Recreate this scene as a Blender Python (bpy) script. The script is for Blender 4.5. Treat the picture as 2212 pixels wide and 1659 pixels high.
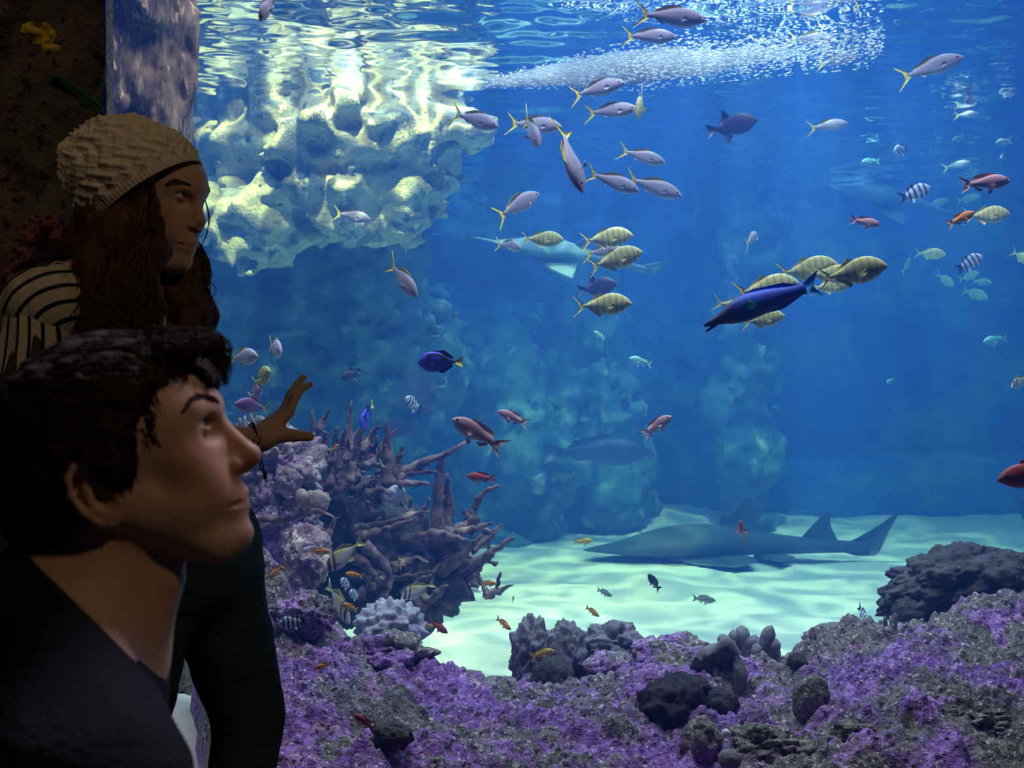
import bpy, math, random
import numpy as np
from mathutils import Vector, Matrix

for _o in list(bpy.data.objects):
    bpy.data.objects.remove(_o, do_unlink=True)
scene = bpy.context.scene
COL = scene.collection
R = np.random.RandomState
random.seed(4)

# ------------------------------------------------------------------ camera
IMG_W, IMG_H, FPX = 2212.0, 1659.0, 2400.0
CAM_Z = 1.20
PITCH = math.atan(49.5 / FPX)
cam_d = bpy.data.cameras.new('camera')
cam_d.sensor_fit = 'HORIZONTAL'
cam_d.sensor_width = 36.0
cam_d.lens = 36.0 * FPX / IMG_W
cam_d.clip_start = 0.02
cam_d.clip_end = 60
cam_d.dof.use_dof = True
cam_d.dof.focus_distance = 2.9
cam_d.dof.aperture_fstop = 8.0
cam = bpy.data.objects.new('camera', cam_d)
cam.location = (0, 0, CAM_Z)
cam.rotation_euler = (math.pi / 2 - PITCH, 0, 0)
COL.objects.link(cam)
scene.camera = cam
_F = np.array([0, math.cos(PITCH), -math.sin(PITCH)])
_U = np.array([0, math.sin(PITCH), math.cos(PITCH)])
_X = np.array([1.0, 0, 0])


def P(px, py, d):
    """the point at distance d (metres along the room's y axis) seen at that place of the 2212 x 1659 frame"""
    ray = (px - IMG_W / 2) / FPX * _X + (IMG_H / 2 - py) / FPX * _U + _F
    return np.array([0, 0, CAM_Z]) + ray * (d / ray[1])


# ------------------------------------------------------------------ world, lamps, exposure
Y_PANE = 2.36          # inner face of the acrylic
Y_BACK = 9.9
Z_SAND = -0.20
Z_SURF = 2.675
X_L, X_R = -4.6, 7.0

w = bpy.data.worlds.new('dark_hall')
scene.world = w
w.use_nodes = True
w.node_tree.nodes['Background'].inputs[0].default_value = (0.10, 0.09, 0.12, 1)
w.node_tree.nodes['Background'].inputs[1].default_value = 0.012

vs = scene.view_settings
vs.view_transform = 'Standard'
vs.look = 'None'
vs.exposure = 0.0
vs.gamma = 1.0
vs.use_curve_mapping = False
cy = scene.cycles
cy.max_bounces = 5
cy.diffuse_bounces = 2
cy.glossy_bounces = 2
cy.transmission_bounces = 2
cy.volume_bounces = 0
cy.transparent_max_bounces = 8
cy.sample_clamp_indirect = 4.0
cy.caustics_reflective = False
cy.caustics_refractive = False
cy.use_denoising = True
cy.use_adaptive_sampling = True
cy.adaptive_threshold = 0.025


def area(name, loc, aim, size, size_y, power, color, spread=180):
    l = bpy.data.lights.new(name, 'AREA')
    l.shape = 'RECTANGLE'
    l.size, l.size_y = size, size_y
    l.energy = power
    l.color = color
    l.spread = math.radians(spread)
    o = bpy.data.objects.new(name, l)
    o.location = loc
    o.rotation_euler = (Vector(aim) - Vector(loc)).to_track_quat('-Z', 'Y').to_euler()
    COL.objects.link(o)
    return o


def spot(name, loc, aim, angle, power, color, radius=0.05, blend=0.6):
    l = bpy.data.lights.new(name, 'SPOT')
    l.energy = power
    l.color = color
    l.spot_size = math.radians(angle)
    l.spot_blend = blend
    l.shadow_soft_size = radius
    o = bpy.data.objects.new(name, l)
    o.location = loc
    o.rotation_euler = (Vector(aim) - Vector(loc)).to_track_quat('-Z', 'Y').to_euler()
    COL.objects.link(o)
    return o


# lamps hung over the tank
area('tank_lamp_bank', (1.0, 6.6, 4.6), (1.0, 6.9, 0), 7.0, 4.4, 1250, (0.40, 0.60, 1.0))
area('tank_lamp_front', (0.3, 3.1, 4.4), (0.3, 3.5, 0), 4.4, 0.5, 440, (0.88, 0.76, 1.0))
spot('cliff_lamp', (-0.6, 3.75, 4.9), (-1.10, 6.1, 2.0), 62, 3000, (1.0, 0.87, 0.40), 0.04)
spot('sand_lamp', (1.6, 6.4, 5.4), (1.4, 6.8, -0.2), 66, 2600, (1.0, 0.96, 0.76), 0.05)
spot('jet_lamp', (0.95, 4.55, 4.7), (0.85, 4.75, 2.5), 52, 1200, (0.85, 0.95, 1.0), 0.1, 0.9)
# the hall's own dim warm ceiling lamp
spot('hall_ceiling_lamp', (1.6, -0.3, 3.4), (-0.52, 1.55, 1.25), 42, 41, (1.0, 0.72, 0.46), 0.16, 1.0)
spot('hall_wall_fill', (-1.7, 0.5, 3.4), (-1.10, 2.2, 1.8), 54, 16, (1.0, 0.72, 0.50), 0.1, 1.0)  # added spot that brightens the grotto wall and sponges, no known fixture


# ------------------------------------------------------------------ numpy noise
def _hash(ix, iy, iz, seed):
    h = (ix.astype(np.uint32) * np.uint32(374761393) + iy.astype(np.uint32) * np.uint32(668265263)
         + iz.astype(np.uint32) * np.uint32(2147483647) + np.uint32(seed * 1274126177 & 0xffffffff))
    h = (h ^ (h >> np.uint32(13))) * np.uint32(1274126177)
    h = (h ^ (h >> np.uint32(16))) * np.uint32(2246822519)
    h = h ^ (h >> np.uint32(13))
    return h.astype(np.float32) * np.float32(1.0 / 4294967296.0)


def vnoise(p, seed=0):
    p = np.asarray(p, np.float32)
    f = np.floor(p)
    i = f.astype(np.int64)
    t = p - f
    t = t * t * t * (t * (t * 6 - 15) + 10)
    o = 0
    for dx in (0, 1):
        wx = t[:, 0] if dx else 1 - t[:, 0]
        for dy in (0, 1):
            wy = t[:, 1] if dy else 1 - t[:, 1]
            for dz in (0, 1):
                wz = t[:, 2] if dz else 1 - t[:, 2]
                o = o + wx * wy * wz * _hash(i[:, 0] + dx, i[:, 1] + dy, i[:, 2] + dz, seed)
    return o * 2 - 1


def fbm(p, octaves=4, seed=0, gain=0.5, lac=2.03):
    o, a = 0, 1.0
    p = np.asarray(p, np.float32)
    for k in range(octaves):
        o = o + a * vnoise(p, seed + k * 7)
        p = p * lac + 3.7
        a *= gain
    return o


def worley(p, seed=0):
    """distance to the nearest of one jittered point per unit cell"""
    p = np.asarray(p, np.float32)
    i = np.floor(p).astype(np.int64)
    best = np.full(len(p), 9.0, np.float32)
    for dx in (-1, 0, 1):
        for dy in (-1, 0, 1):
            for dz in (-1, 0, 1):
                c = i + np.array([dx, dy, dz])
                q = np.stack([c[:, a] + _hash(c[:, 0], c[:, 1], c[:, 2], seed + a * 11) for a in range(3)], 1) - p
                best = np.minimum(best, (q * q).sum(1))
    return np.sqrt(best)


# ------------------------------------------------------------------ objects
def add(name, me, parent=None, label=None, cat=None, group=None, kind=None, loc=None):
    o = bpy.data.objects.new(name, me)
    COL.objects.link(o)
    if parent is not None:
        o.parent = parent
    if loc is not None:
        o.location = loc
    tag(o, label, cat, group, kind)
    return o


def tag(o, label=None, cat=None, group=None, kind=None):
    if label:
        o['label'] = label
    if cat:
        o['category'] = cat
    if group:
        o['group'] = group
    if kind:
        o['kind'] = kind
    return o


def mesh(name, V, F, mat=None, smooth=True):
    """V (n,3); F an (m,k) array or a list of such arrays"""
    me = bpy.data.meshes.new(name)
    V = np.asarray(V, np.float32)
    Fs = F if isinstance(F, list) else [F]
    Fs = [np.asarray(f, np.int32) for f in Fs if len(f)]
    me.vertices.add(len(V))
    me.vertices.foreach_set('co', V.ravel())
    nl = sum(f.size for f in Fs)
    npoly = sum(len(f) for f in Fs)
    me.loops.add(nl)
    me.loops.foreach_set('vertex_index', np.concatenate([f.ravel() for f in Fs]))
    me.polygons.add(npoly)
    st, c = [], 0
    for f in Fs:
        k = f.shape[1]
        st.append(np.arange(len(f)) * k + c)
        c += f.size
    me.polygons.foreach_set('loop_start', np.concatenate(st).astype(np.int32))
    me.polygons.foreach_set('use_smooth', np.full(npoly, bool(smooth)))
    me.update(calc_edges=True)
    me.validate()
    if mat is not None:
        me.materials.append(mat)
    return me


def grid_faces(nu, nv, wrap_u=False, wrap_v=False, off=0):
    """faces of an nu x nv grid of vertices stored row by row (index = u * nv + v)"""
    uu = np.arange(nu if wrap_u else nu - 1)
    vv = np.arange(nv if wrap_v else nv - 1)
    a, b = np.meshgrid(uu, vv, indexing='ij')
    a, b = a.ravel(), b.ravel()
    a1, b1 = (a + 1) % nu, (b + 1) % nv
    return np.stack([a * nv + b, a1 * nv + b, a1 * nv + b1, a * nv + b1], 1) + off


class Geo:
    """collects pieces of one part"""
    def __init__(self):
        self.V, self.Q, self.T, self.n = [], [], [], 0

    def put(self, V, Q=None, T=None):
        V = np.asarray(V, float)
        if Q is not None and len(Q):
            self.Q.append(np.asarray(Q) + self.n)
        if T is not None and len(T):
            self.T.append(np.asarray(T) + self.n)
        self.V.append(V)
        self.n += len(V)

    def mesh(self, name, mat, smooth=True):
        fs = []
        if self.Q:
            fs.append(np.concatenate(self.Q))
        if self.T:
            fs.append(np.concatenate(self.T))
        return mesh(name, np.concatenate(self.V), fs, mat, smooth)


def spline(pts, n):
    """Catmull-Rom through the points, n samples; any number of columns"""
    p = np.asarray(pts, float)
    if len(p) == 2:
        t = np.linspace(0, 1, n)[:, None]
        return p[0] * (1 - t) + p[1] * t
    p = np.vstack([2 * p[0] - p[1], p, 2 * p[-1] - p[-2]])
    m = len(p) - 3
    t = np.linspace(0, m - 1e-6, n)
    i = t.astype(int)
    u = (t - i)[:, None]
    a, b, c, d = p[i], p[i + 1], p[i + 2], p[i + 3]
    return 0.5 * ((2 * b) + (c - a) * u + (2 * a - 5 * b + 4 * c - d) * u ** 2 + (3 * b - a - 3 * c + d) * u ** 3)


def tube(path, rad, sides=8, cap=True, flat=1.0, up=(0.13, 0.21, 0.97)):
    """a tapered tube along the path; returns V, Q, T"""
    path = np.asarray(path, float)
    n = len(path)
    rad = np.broadcast_to(np.asarray(rad, float), (n,))
    t = np.gradient(path, axis=0)
    t /= np.linalg.norm(t, axis=1)[:, None] + 1e-12
    up = np.asarray(up, float)
    s = np.cross(t, up)
    bad = np.linalg.norm(s, axis=1) < 0.15
    s[bad] = np.cross(t[bad], np.array([1.0, 0.1, 0]))
    s /= np.linalg.norm(s, axis=1)[:, None]
    b = np.cross(s, t)
    a = np.arange(sides) * 2 * math.pi / sides
    V = (path[:, None, :] + rad[:, None, None] * (np.cos(a)[None, :, None] * s[:, None, :]
         + flat * np.sin(a)[None, :, None] * b[:, None, :])).reshape(-1, 3)
    Q = grid_faces(n, sides, wrap_v=True)
    T = np.zeros((0, 3), int)
    if cap:
        V = np.vstack([V, path[0] - t[0] * rad[0] * 0.5, path[-1] + t[-1] * rad[-1] * 0.6])
        k = np.arange(sides)
        T = np.vstack([np.stack([np.full(sides, n * sides), k, (k + 1) % sides], 1),
                       np.stack([np.full(sides, n * sides + 1), (n - 1) * sides + (k + 1) % sides, (n - 1) * sides + k], 1)])
    return V, Q, T


_ICO = {}


def ico(sub):
    if sub not in _ICO:
        import bmesh
        bm = bmesh.new()
        bmesh.ops.create_icosphere(bm, subdivisions=sub, radius=1.0)
        _ICO[sub] = (np.array([v.co[:] for v in bm.verts]), np.array([[v.index for v in f.verts] for f in bm.faces]))
        bm.free()
    return _ICO[sub]


def uvs(nu=24, nv=16):
    th = np.linspace(0, math.pi, nv)
    ph = np.arange(nu) * 2 * math.pi / nu
    a, b = np.meshgrid(ph, th, indexing='ij')
    V = np.stack([np.cos(a) * np.sin(b), np.sin(a) * np.sin(b), np.cos(b)], -1).reshape(-1, 3)
    return V, grid_faces(nu, nv, wrap_u=True)


# ------------------------------------------------------------------ materials
class NT:
    def __init__(self, mat_or_tree):
        self.t = mat_or_tree
        self.n = self.t.nodes
        self.l = self.t.links

    def node(self, kind, **kw):
        n = self.n.new(kind)
        for k, v in kw.items():
            setattr(n, k, v)
        return n

    def link(self, a, b):
        self.l.new(a, b)

    def set(self, sock, v):
        if isinstance(v, bpy.types.NodeSocket):
            self.link(v, sock)
        elif isinstance(v, (tuple, list)) and len(v) == 3 and sock.type == 'RGBA':
            sock.default_value = (*v, 1)
        else:
            sock.default_value = v

    def coord(self, which='Object', scale=(1, 1, 1), loc=(0, 0, 0), rot=(0, 0, 0)):
        c = self.node('ShaderNodeTexCoord')
        m = self.node('ShaderNodeMapping')
        self.link(c.outputs[which], m.inputs[0])
        m.inputs['Scale'].default_value = scale
        m.inputs['Location'].default_value = loc
        m.inputs['Rotation'].default_value = rot
        return m.outputs[0]

    def noise(self, vec, scale, detail=3, rough=0.55, dist=0.0, out='Fac'):
        n = self.node('ShaderNodeTexNoise')
        self.link(vec, n.inputs['Vector'])
        n.inputs['Scale'].default_value = scale
        n.inputs['Detail'].default_value = detail
        n.inputs['Roughness'].default_value = rough
        n.inputs['Distortion'].default_value = dist
        return n.outputs[out]

    def voro(self, vec, scale, feature='F1', out='Distance'):
        n = self.node('ShaderNodeTexVoronoi', feature=feature)
        self.link(vec, n.inputs['Vector'])
        n.inputs['Scale'].default_value = scale
        return n.outputs[out]

    def ramp(self, fac, stops, interp='LINEAR'):
        r = self.node('ShaderNodeValToRGB')
        r.color_ramp.interpolation = interp
        e = r.color_ramp.elements
        while len(e) < len(stops):
            e.new(0.5)
        for k, (p, c) in enumerate(stops):
            e[k].position = p
            c = (c, c, c) if isinstance(c, (int, float)) else c
            e[k].color = (*c, 1)
        self.link(fac, r.inputs[0])
        return r.outputs[0]

    def mix(self, fac, a, b, blend='MIX'):
        m = self.node('ShaderNodeMix', data_type='RGBA', blend_type=blend)
        self.set(m.inputs[0], fac)
        self.set(m.inputs[6], a)
        self.set(m.inputs[7], b)
        return m.outputs[2]

    def math(self, op, a, b=0.0, c=None, clamp=False):
        m = self.node('ShaderNodeMath', operation=op, use_clamp=clamp)
        self.set(m.inputs[0], a)
        self.set(m.inputs[1], b)
        if c is not None:
            self.set(m.inputs[2], c)
        return m.outputs[0]

    def sep(self, vec):
        s = self.node('ShaderNodeSeparateXYZ')
        self.link(vec, s.inputs[0])
        return s.outputs

    def bump(self, h, strength=0.3, dist=0.01):
        b = self.node('ShaderNodeBump')
        b.inputs['Strength'].default_value = strength
        b.inputs['Distance'].default_value = dist
        self.link(h, b.inputs['Height'])
        return b.outputs[0]


def new_mat(name):
    m = bpy.data.materials.new(name)
    m.use_nodes = True
    m.node_tree.nodes.clear()
    nt = NT(m.node_tree)
    out = nt.node('ShaderNodeOutputMaterial')
    return m, nt, out


def principled(nt, out, color, rough=0.7, spec=0.3, normal=None, **kw):
    p = nt.node('ShaderNodeBsdfPrincipled')
    nt.set(p.inputs['Base Color'], color)
    nt.set(p.inputs['Roughness'], rough)
    nt.set(p.inputs['Specular IOR Level'], spec)
    if normal is not None:
        nt.link(normal, p.inputs['Normal'])
    for k, v in kw.items():
        nt.set(p.inputs[k], v)
    nt.link(p.outputs[0], out.inputs['Surface'])
    return p


def flat_mat(name, color, rough=0.7, spec=0.3, vary=0.15, scale=30, **kw):
    """one colour with a little grain"""
    m, nt, out = new_mat(name)
    c = nt.coord('Object')
    f = nt.noise(c, scale, 3)
    lo = tuple(max(0, v * (1 - vary)) for v in color)
    hi = tuple(min(1, v * (1 + vary)) for v in color)
    principled(nt, out, nt.mix(f, lo, hi), rough, spec, **kw)
    return m
# ------------------------------------------------------------------ signed distance modelling
def smin(a, b, k):
    h = np.clip(0.5 + 0.5 * (b - a) / k, 0, 1)
    return b * (1 - h) + a * h - k * h * (1 - h)


def smax(a, b, k):
    return -smin(-a, -b, k)


def s_sphere(p, c, r):
    return np.linalg.norm(p - np.asarray(c, np.float32), axis=1) - r


def s_ell(p, c, r, rot=None):
    q = p - np.asarray(c, np.float32)
    if rot is not None:
        q = q @ np.asarray(rot, np.float32)
    r = np.asarray(r, np.float32)
    k0 = np.linalg.norm(q / r, axis=1)
    k1 = np.linalg.norm(q / (r * r), axis=1) + 1e-9
    return k0 * (k0 - 1) / k1


def s_cone(p, a, b, r1, r2, sq=None):
    """round cone; sq squashes one axis of space: (axis vector, factor)"""
    a = np.asarray(a, np.float32)
    b = np.asarray(b, np.float32)
    ba = b - a
    h = np.clip(((p - a) @ ba) / max(float(ba @ ba), 1e-9), 0, 1)
    q = p - a - h[:, None] * ba
    if sq is not None:
        ax = np.asarray(sq[0], np.float32)
        ax = ax / np.linalg.norm(ax)
        q = q + (q @ ax)[:, None] * ax * (1.0 / sq[1] - 1)
    return np.linalg.norm(q, axis=1) - (r1 + (r2 - r1) * h)


def s_chain(p, pts, rad, k=0.01):
    d = None
    for i in range(len(pts) - 1):
        e = s_cone(p, pts[i], pts[i + 1], rad[i], rad[i + 1])
        d = e if d is None else smin(d, e, k)
    return d


def rot_y(deg):
    """columns are the local axes; turning the local x axis upwards by deg"""
    c, s = math.cos(math.radians(deg)), math.sin(math.radians(deg))
    return np.array([[c, 0, -s], [0, 1, 0], [s, 0, c]])


def rot_z(deg):
    c, s = math.cos(math.radians(deg)), math.sin(math.radians(deg))
    return np.array([[c, -s, 0], [s, c, 0], [0, 0, 1]])


def axis(parts, block=8):
    """grid lines along one axis: parts is a list of (from, to, step)"""
    o = []
    for a, b, h in parts:
        n = max(1, int(round((b - a) / h)))
        o.append(a + (b - a) * np.arange(n) / n)
    o = np.concatenate(o + [[parts[-1][1]]])
    while len(o) % block:
        o = np.append(o, o[-1] + parts[-1][2])
    return o


def sdf_mesh(fn, lo=None, hi=None, h=None, axes=None, block=8):
    """surface nets on a grid that is evaluated finely only near the surface; returns V, quads"""
    if axes is None:
        axes = [axis([(float(lo[a]), float(hi[a]), h)], block) for a in range(3)]
    nb = [len(a) // block for a in axes]
    mid = [a.reshape(-1, block)[:, [0, -1]].mean(1) for a in axes]
    ext = [a.reshape(-1, block)[:, -1] - a.reshape(-1, block)[:, 0] + np.gradient(a).reshape(-1, block).max(1) * 2 for a in axes]
    C = np.stack(np.meshgrid(*mid, indexing='ij'), -1).reshape(-1, 3).astype(np.float32)
    dc = fn(C).reshape(nb)
    E = np.sqrt(sum(e.reshape([-1 if i == k else 1 for i in range(3)]) ** 2 for k, e in enumerate(ext)))
    act = np.abs(dc) < 0.62 * E + 0.004
    f = np.repeat(np.repeat(np.repeat(np.where(dc < 0, -1.0, 1.0).astype(np.float32), block, 0), block, 1), block, 2)
    ia = np.argwhere(act)
    o = np.stack(np.meshgrid(*[np.arange(block)] * 3, indexing='ij'), -1).reshape(-1, 3)
    idx = (ia[:, None, :] * block + o[None]).reshape(-1, 3)
    vals = np.empty(len(idx), np.float32)
    for s in range(0, len(idx), 250000):
        i = idx[s:s + 250000]
        pts = np.stack([axes[k][i[:, k]] for k in range(3)], 1).astype(np.float32)
        vals[s:s + 250000] = fn(pts)
    f[idx[:, 0], idx[:, 1], idx[:, 2]] = vals
    V, Q = surface_nets(f, (0, 0, 0), 1.0)
    V = np.stack([np.interp(V[:, k], np.arange(len(axes[k])), axes[k]) for k in range(3)], 1)
    return V, Q


def surface_nets(f, lo, h):
    ins = f < 0
    n = np.array(f.shape) - 1
    corners = [(a, b, c) for a in (0, 1) for b in (0, 1) for c in (0, 1)]
    cnt = np.zeros(n, np.int8)
    for a, b, c in corners:
        cnt += ins[a:a + n[0], b:b + n[1], c:c + n[2]]
    cell = np.argwhere((cnt > 0) & (cnt < 8))
    vid = np.full(n, -1, np.int32)
    vid[cell[:, 0], cell[:, 1], cell[:, 2]] = np.arange(len(cell))
    acc = np.zeros((len(cell), 3))
    num = np.zeros(len(cell))
    val = {c: f[cell[:, 0] + c[0], cell[:, 1] + c[1], cell[:, 2] + c[2]] for c in corners}
    for c in corners:
        for ax in range(3):
            if c[ax] == 0:
                d = list(c)
                d[ax] = 1
                a, b = val[c], val[tuple(d)]
                m = (a < 0) != (b < 0)
                t = np.where(m, a / np.where(m, a - b, 1), 0)
                pos = np.tile(np.array(c, float), (len(cell), 1))
                pos[:, ax] += t
                acc[m] += pos[m]
                num[m] += 1
    V = np.asarray(lo) + (cell + acc / num[:, None]) * h
    Q = []
    for ax in range(3):
        u, v = [(1, 2), (2, 0), (0, 1)][ax]
        sl0 = [slice(None)] * 3
        sl1 = [slice(None)] * 3
        sl0[ax] = slice(0, -1)
        sl1[ax] = slice(1, None)
        a, b = ins[tuple(sl0)], ins[tuple(sl1)]
        e = np.argwhere(a != b)
        ok = (e[:, u] > 0) & (e[:, v] > 0) & (e[:, u] < n[u]) & (e[:, v] < n[v])
        e = e[ok]
        sgn = a[e[:, 0], e[:, 1], e[:, 2]]
        q = []
        for du, dv in ((-1, -1), (0, -1), (0, 0), (-1, 0)):
            g = e.copy()
            g[:, u] += du
            g[:, v] += dv
            q.append(vid[g[:, 0], g[:, 1], g[:, 2]])
        q = np.stack(q, 1)
        q[~sgn] = q[~sgn][:, ::-1]
        Q.append(q)
    Q = np.concatenate(Q)
    return V, Q[(Q >= 0).all(1)]
# ------------------------------------------------------------------ the setting: water, pane, sand, walls
def water_material():
    m, nt, out = new_mat('sea_water')
    sc = nt.node('ShaderNodeVolumeScatter')
    sc.inputs['Color'].default_value = (0.07, 0.26, 1.0, 1)
    sc.inputs['Density'].default_value = 0.13
    sc.inputs['Anisotropy'].default_value = 0.0
    ab = nt.node('ShaderNodeVolumeAbsorption')
    ab.inputs['Color'].default_value = (0.0, 0.68, 0.84, 1)
    ab.inputs['Density'].default_value = 0.17
    a = nt.node('ShaderNodeAddShader')
    nt.link(sc.outputs[0], a.inputs[0])
    nt.link(ab.outputs[0], a.inputs[1])
    nt.link(a.outputs[0], out.inputs['Volume'])
    return m


def box_mesh(name, lo, hi, mat):
    x0, y0, z0 = lo
    x1, y1, z1 = hi
    V = [(x0, y0, z0), (x1, y0, z0), (x1, y1, z0), (x0, y1, z0), (x0, y0, z1), (x1, y0, z1), (x1, y1, z1), (x0, y1, z1)]
    F = [(0, 3, 2, 1), (4, 5, 6, 7), (0, 1, 5, 4), (1, 2, 6, 5), (2, 3, 7, 6), (3, 0, 4, 7)]
    return mesh(name, V, np.array(F), mat, False)


def surface_material():
    """seen from below: total reflection at a low angle, clear straight up; a noise pattern in the transparency imitates the bright caustic lines"""
    m, nt, out = new_mat('water_surface')
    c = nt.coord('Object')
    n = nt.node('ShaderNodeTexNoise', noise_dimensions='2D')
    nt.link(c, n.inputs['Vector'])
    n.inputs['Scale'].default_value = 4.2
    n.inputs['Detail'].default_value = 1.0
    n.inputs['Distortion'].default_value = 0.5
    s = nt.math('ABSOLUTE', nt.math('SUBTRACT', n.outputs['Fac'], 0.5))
    col = nt.ramp(s, [(0.0, 1.0), (0.035, 0.80), (0.09, 0.28), (0.2, 0.12)])  # caustic lines painted into the transparency tint, not focused by the ripples
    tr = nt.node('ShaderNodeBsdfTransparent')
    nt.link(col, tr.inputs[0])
    gl = nt.node('ShaderNodeBsdfGlossy')
    gl.inputs['Color'].default_value = (0.92, 0.95, 1, 1)
    gl.inputs['Roughness'].default_value = 0.03
    fr = nt.node('ShaderNodeFresnel')
    fr.inputs['IOR'].default_value = 1.33
    mx = nt.node('ShaderNodeMixShader')
    nt.link(fr.outputs[0], mx.inputs[0])
    nt.link(tr.outputs[0], mx.inputs[1])
    nt.link(gl.outputs[0], mx.inputs[2])
    nt.link(mx.outputs[0], out.inputs['Surface'])
    return m


def pane_material():
    m, nt, out = new_mat('clear_acrylic')
    tr = nt.node('ShaderNodeBsdfTransparent')
    # light that meets the pane at a steep angle is totally reflected inside the tank and never leaves it
    lw = nt.node('ShaderNodeLayerWeight')
    lw.inputs[0].default_value = 0.5
    nt.link(nt.ramp(lw.outputs['Facing'], [(0.28, (0.97, 0.98, 1.0)), (0.40, (0.0, 0.0, 0.0))]), tr.inputs[0])
    gl = nt.node('ShaderNodeBsdfGlossy')
    gl.inputs['Roughness'].default_value = 0.0
    mx = nt.node('ShaderNodeMixShader')
    mx.inputs[0].default_value = 0.03
    nt.link(tr.outputs[0], mx.inputs[1])
    nt.link(gl.outputs[0], mx.inputs[2])
    nt.link(mx.outputs[0], out.inputs['Surface'])
    return m


PANE_X0 = P(232, 500, Y_PANE)[0]
add('water', box_mesh('water', (X_L, Y_PANE + 0.004, -1.0), (X_R, Y_BACK + 0.6, Z_SURF + 0.02), water_material()), kind='structure')
add('window_1', box_mesh('window_1', (PANE_X0, Y_PANE - 0.03, -0.4), (X_R, Y_PANE, 3.2), pane_material()), kind='structure')

# the water's surface with its ripples
nu, nv = 520, 330
gx, gy = np.meshgrid(np.linspace(X_L, X_R, nu), np.linspace(Y_PANE + 0.01, Y_BACK + 0.55, nv), indexing='ij')
q = np.stack([gx.ravel(), gy.ravel(), np.zeros(gx.size)], 1)
hz = 0.012 * fbm(q * np.array([1.6, 2.2, 1]), 2, 3) + 0.0075 * fbm(q * np.array([5.0, 7.5, 1]), 2, 9) + 0.0022 * fbm(q * np.array([17, 21, 1]), 1, 31)
q[:, 2] = Z_SURF + hz - 0.02
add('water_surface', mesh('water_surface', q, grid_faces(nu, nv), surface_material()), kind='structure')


# ---- sand
def sand_material():
    m, nt, out = new_mat('pale_sand')
    c = nt.coord('Object')
    g = nt.noise(c, 260, 2, 0.7)
    b = nt.noise(c, 2.2, 3)
    col = nt.mix(nt.ramp(g, [(0.35, 0.0), (0.65, 1.0)]), (0.56, 0.50, 0.47), (0.90, 0.86, 0.78))
    col = nt.mix(nt.ramp(b, [(0.35, 0.0), (0.7, 0.5)]), col, (0.80, 0.76, 0.66))
    principled(nt, out, col, 0.9, 0.1, nt.bump(nt.math('ADD', nt.math('MULTIPLY', g, 0.35), nt.noise(nt.coord('Object', (1, 2.6, 1)), 7, 3)), 0.5, 0.03))
    return m


def sstep(x, a, b):
    t = np.clip((x - a) / (b - a), 0, 1)
    return t * t * (3 - 2 * t)


def sand_z(x, y):
    q = np.stack([x, y, np.zeros_like(x)], 1)
    z = Z_SAND + 0.03 * fbm(q * 1.1, 2, 5) + 0.012 * fbm(q * np.array([3.2, 8.0, 1]), 2, 15) + 0.004 * fbm(q * 22, 2, 25)
    bank = sstep(-x, 0.25, 1.0) * sstep(-y, -4.1, -3.1)
    return z + bank * 0.44 + 0.10 * sstep(y, 9.0, 9.9)


nu, nv = 460, 330
gx, gy = np.meshgrid(np.linspace(X_L, X_R, nu), np.linspace(Y_PANE + 0.006, Y_BACK + 0.4, nv), indexing='ij')
x, y = gx.ravel(), gy.ravel()
MAT_SAND = sand_material()
add('sand_floor', mesh('sand_floor', np.stack([x, y, sand_z(x, y)], 1), grid_faces(nu, nv), MAT_SAND), kind='structure')


# ---- the far wall: blue render with rock relief, a ledge, a rock column
def wall_material(name, blue, rock, amount):
    m, nt, out = new_mat(name)
    c = nt.coord('Object')
    n1 = nt.noise(c, 1.1, 4, 0.6, 0.4)
    n2 = nt.noise(c, 6, 4, 0.65)
    f = nt.ramp(nt.math('ADD', nt.math('MULTIPLY', n1, 0.75), nt.math('MULTIPLY', n2, 0.35)), [(0.50, 0.0), (0.72, amount)])
    col = nt.mix(f, nt.mix(n2, tuple(v * 0.75 for v in blue), tuple(min(1, v * 1.2) for v in blue)), rock)
    principled(nt, out, col, 0.85, 0.15, nt.bump(nt.noise(c, 24, 4, 0.7), 0.5, 0.03))
    return m


MAT_BACK = wall_material('blue_back_wall', (0.035, 0.13, 0.46), (0.24, 0.40, 0.22), 0.8)
nu, nv = 420, 170
gx, gz = np.meshgrid(np.linspace(X_L, X_R, nu), np.linspace(-0.5, Z_SURF + 0.6, nv), indexing='ij')
x, z = gx.ravel(), gz.ravel()
q = np.stack([x, np.zeros_like(x), z], 1)
rel = 0.34 * fbm(q * 0.9, 3, 41) + 0.12 * fbm(q * 3.3, 3, 43)
flat = sstep(x, 2.2, 2.5)
yy = Y_BACK - np.maximum(rel, -0.3) * (1 - flat * 0.94)
# bench along the foot of the flat right-hand part
edge = P(1690, 985, Y_BACK)
bench = flat * sstep(-(z - edge[2]), -0.02, 0.02)
yy = yy - 0.35 * bench
add('wall_back', mesh('wall_back', np.stack([x, yy, z], 1), grid_faces(nu, nv), MAT_BACK), kind='structure')
add('wall_right', box_mesh('wall_right', (X_R - 0.02, Y_PANE, -0.5), (X_R + 0.2, Y_BACK + 0.6, 3.2), MAT_BACK), kind='structure')
add('wall_left', box_mesh('wall_left', (X_L - 0.2, Y_PANE, -0.5), (X_L + 0.02, Y_BACK + 0.6, 3.2), MAT_BACK), kind='structure')
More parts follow.
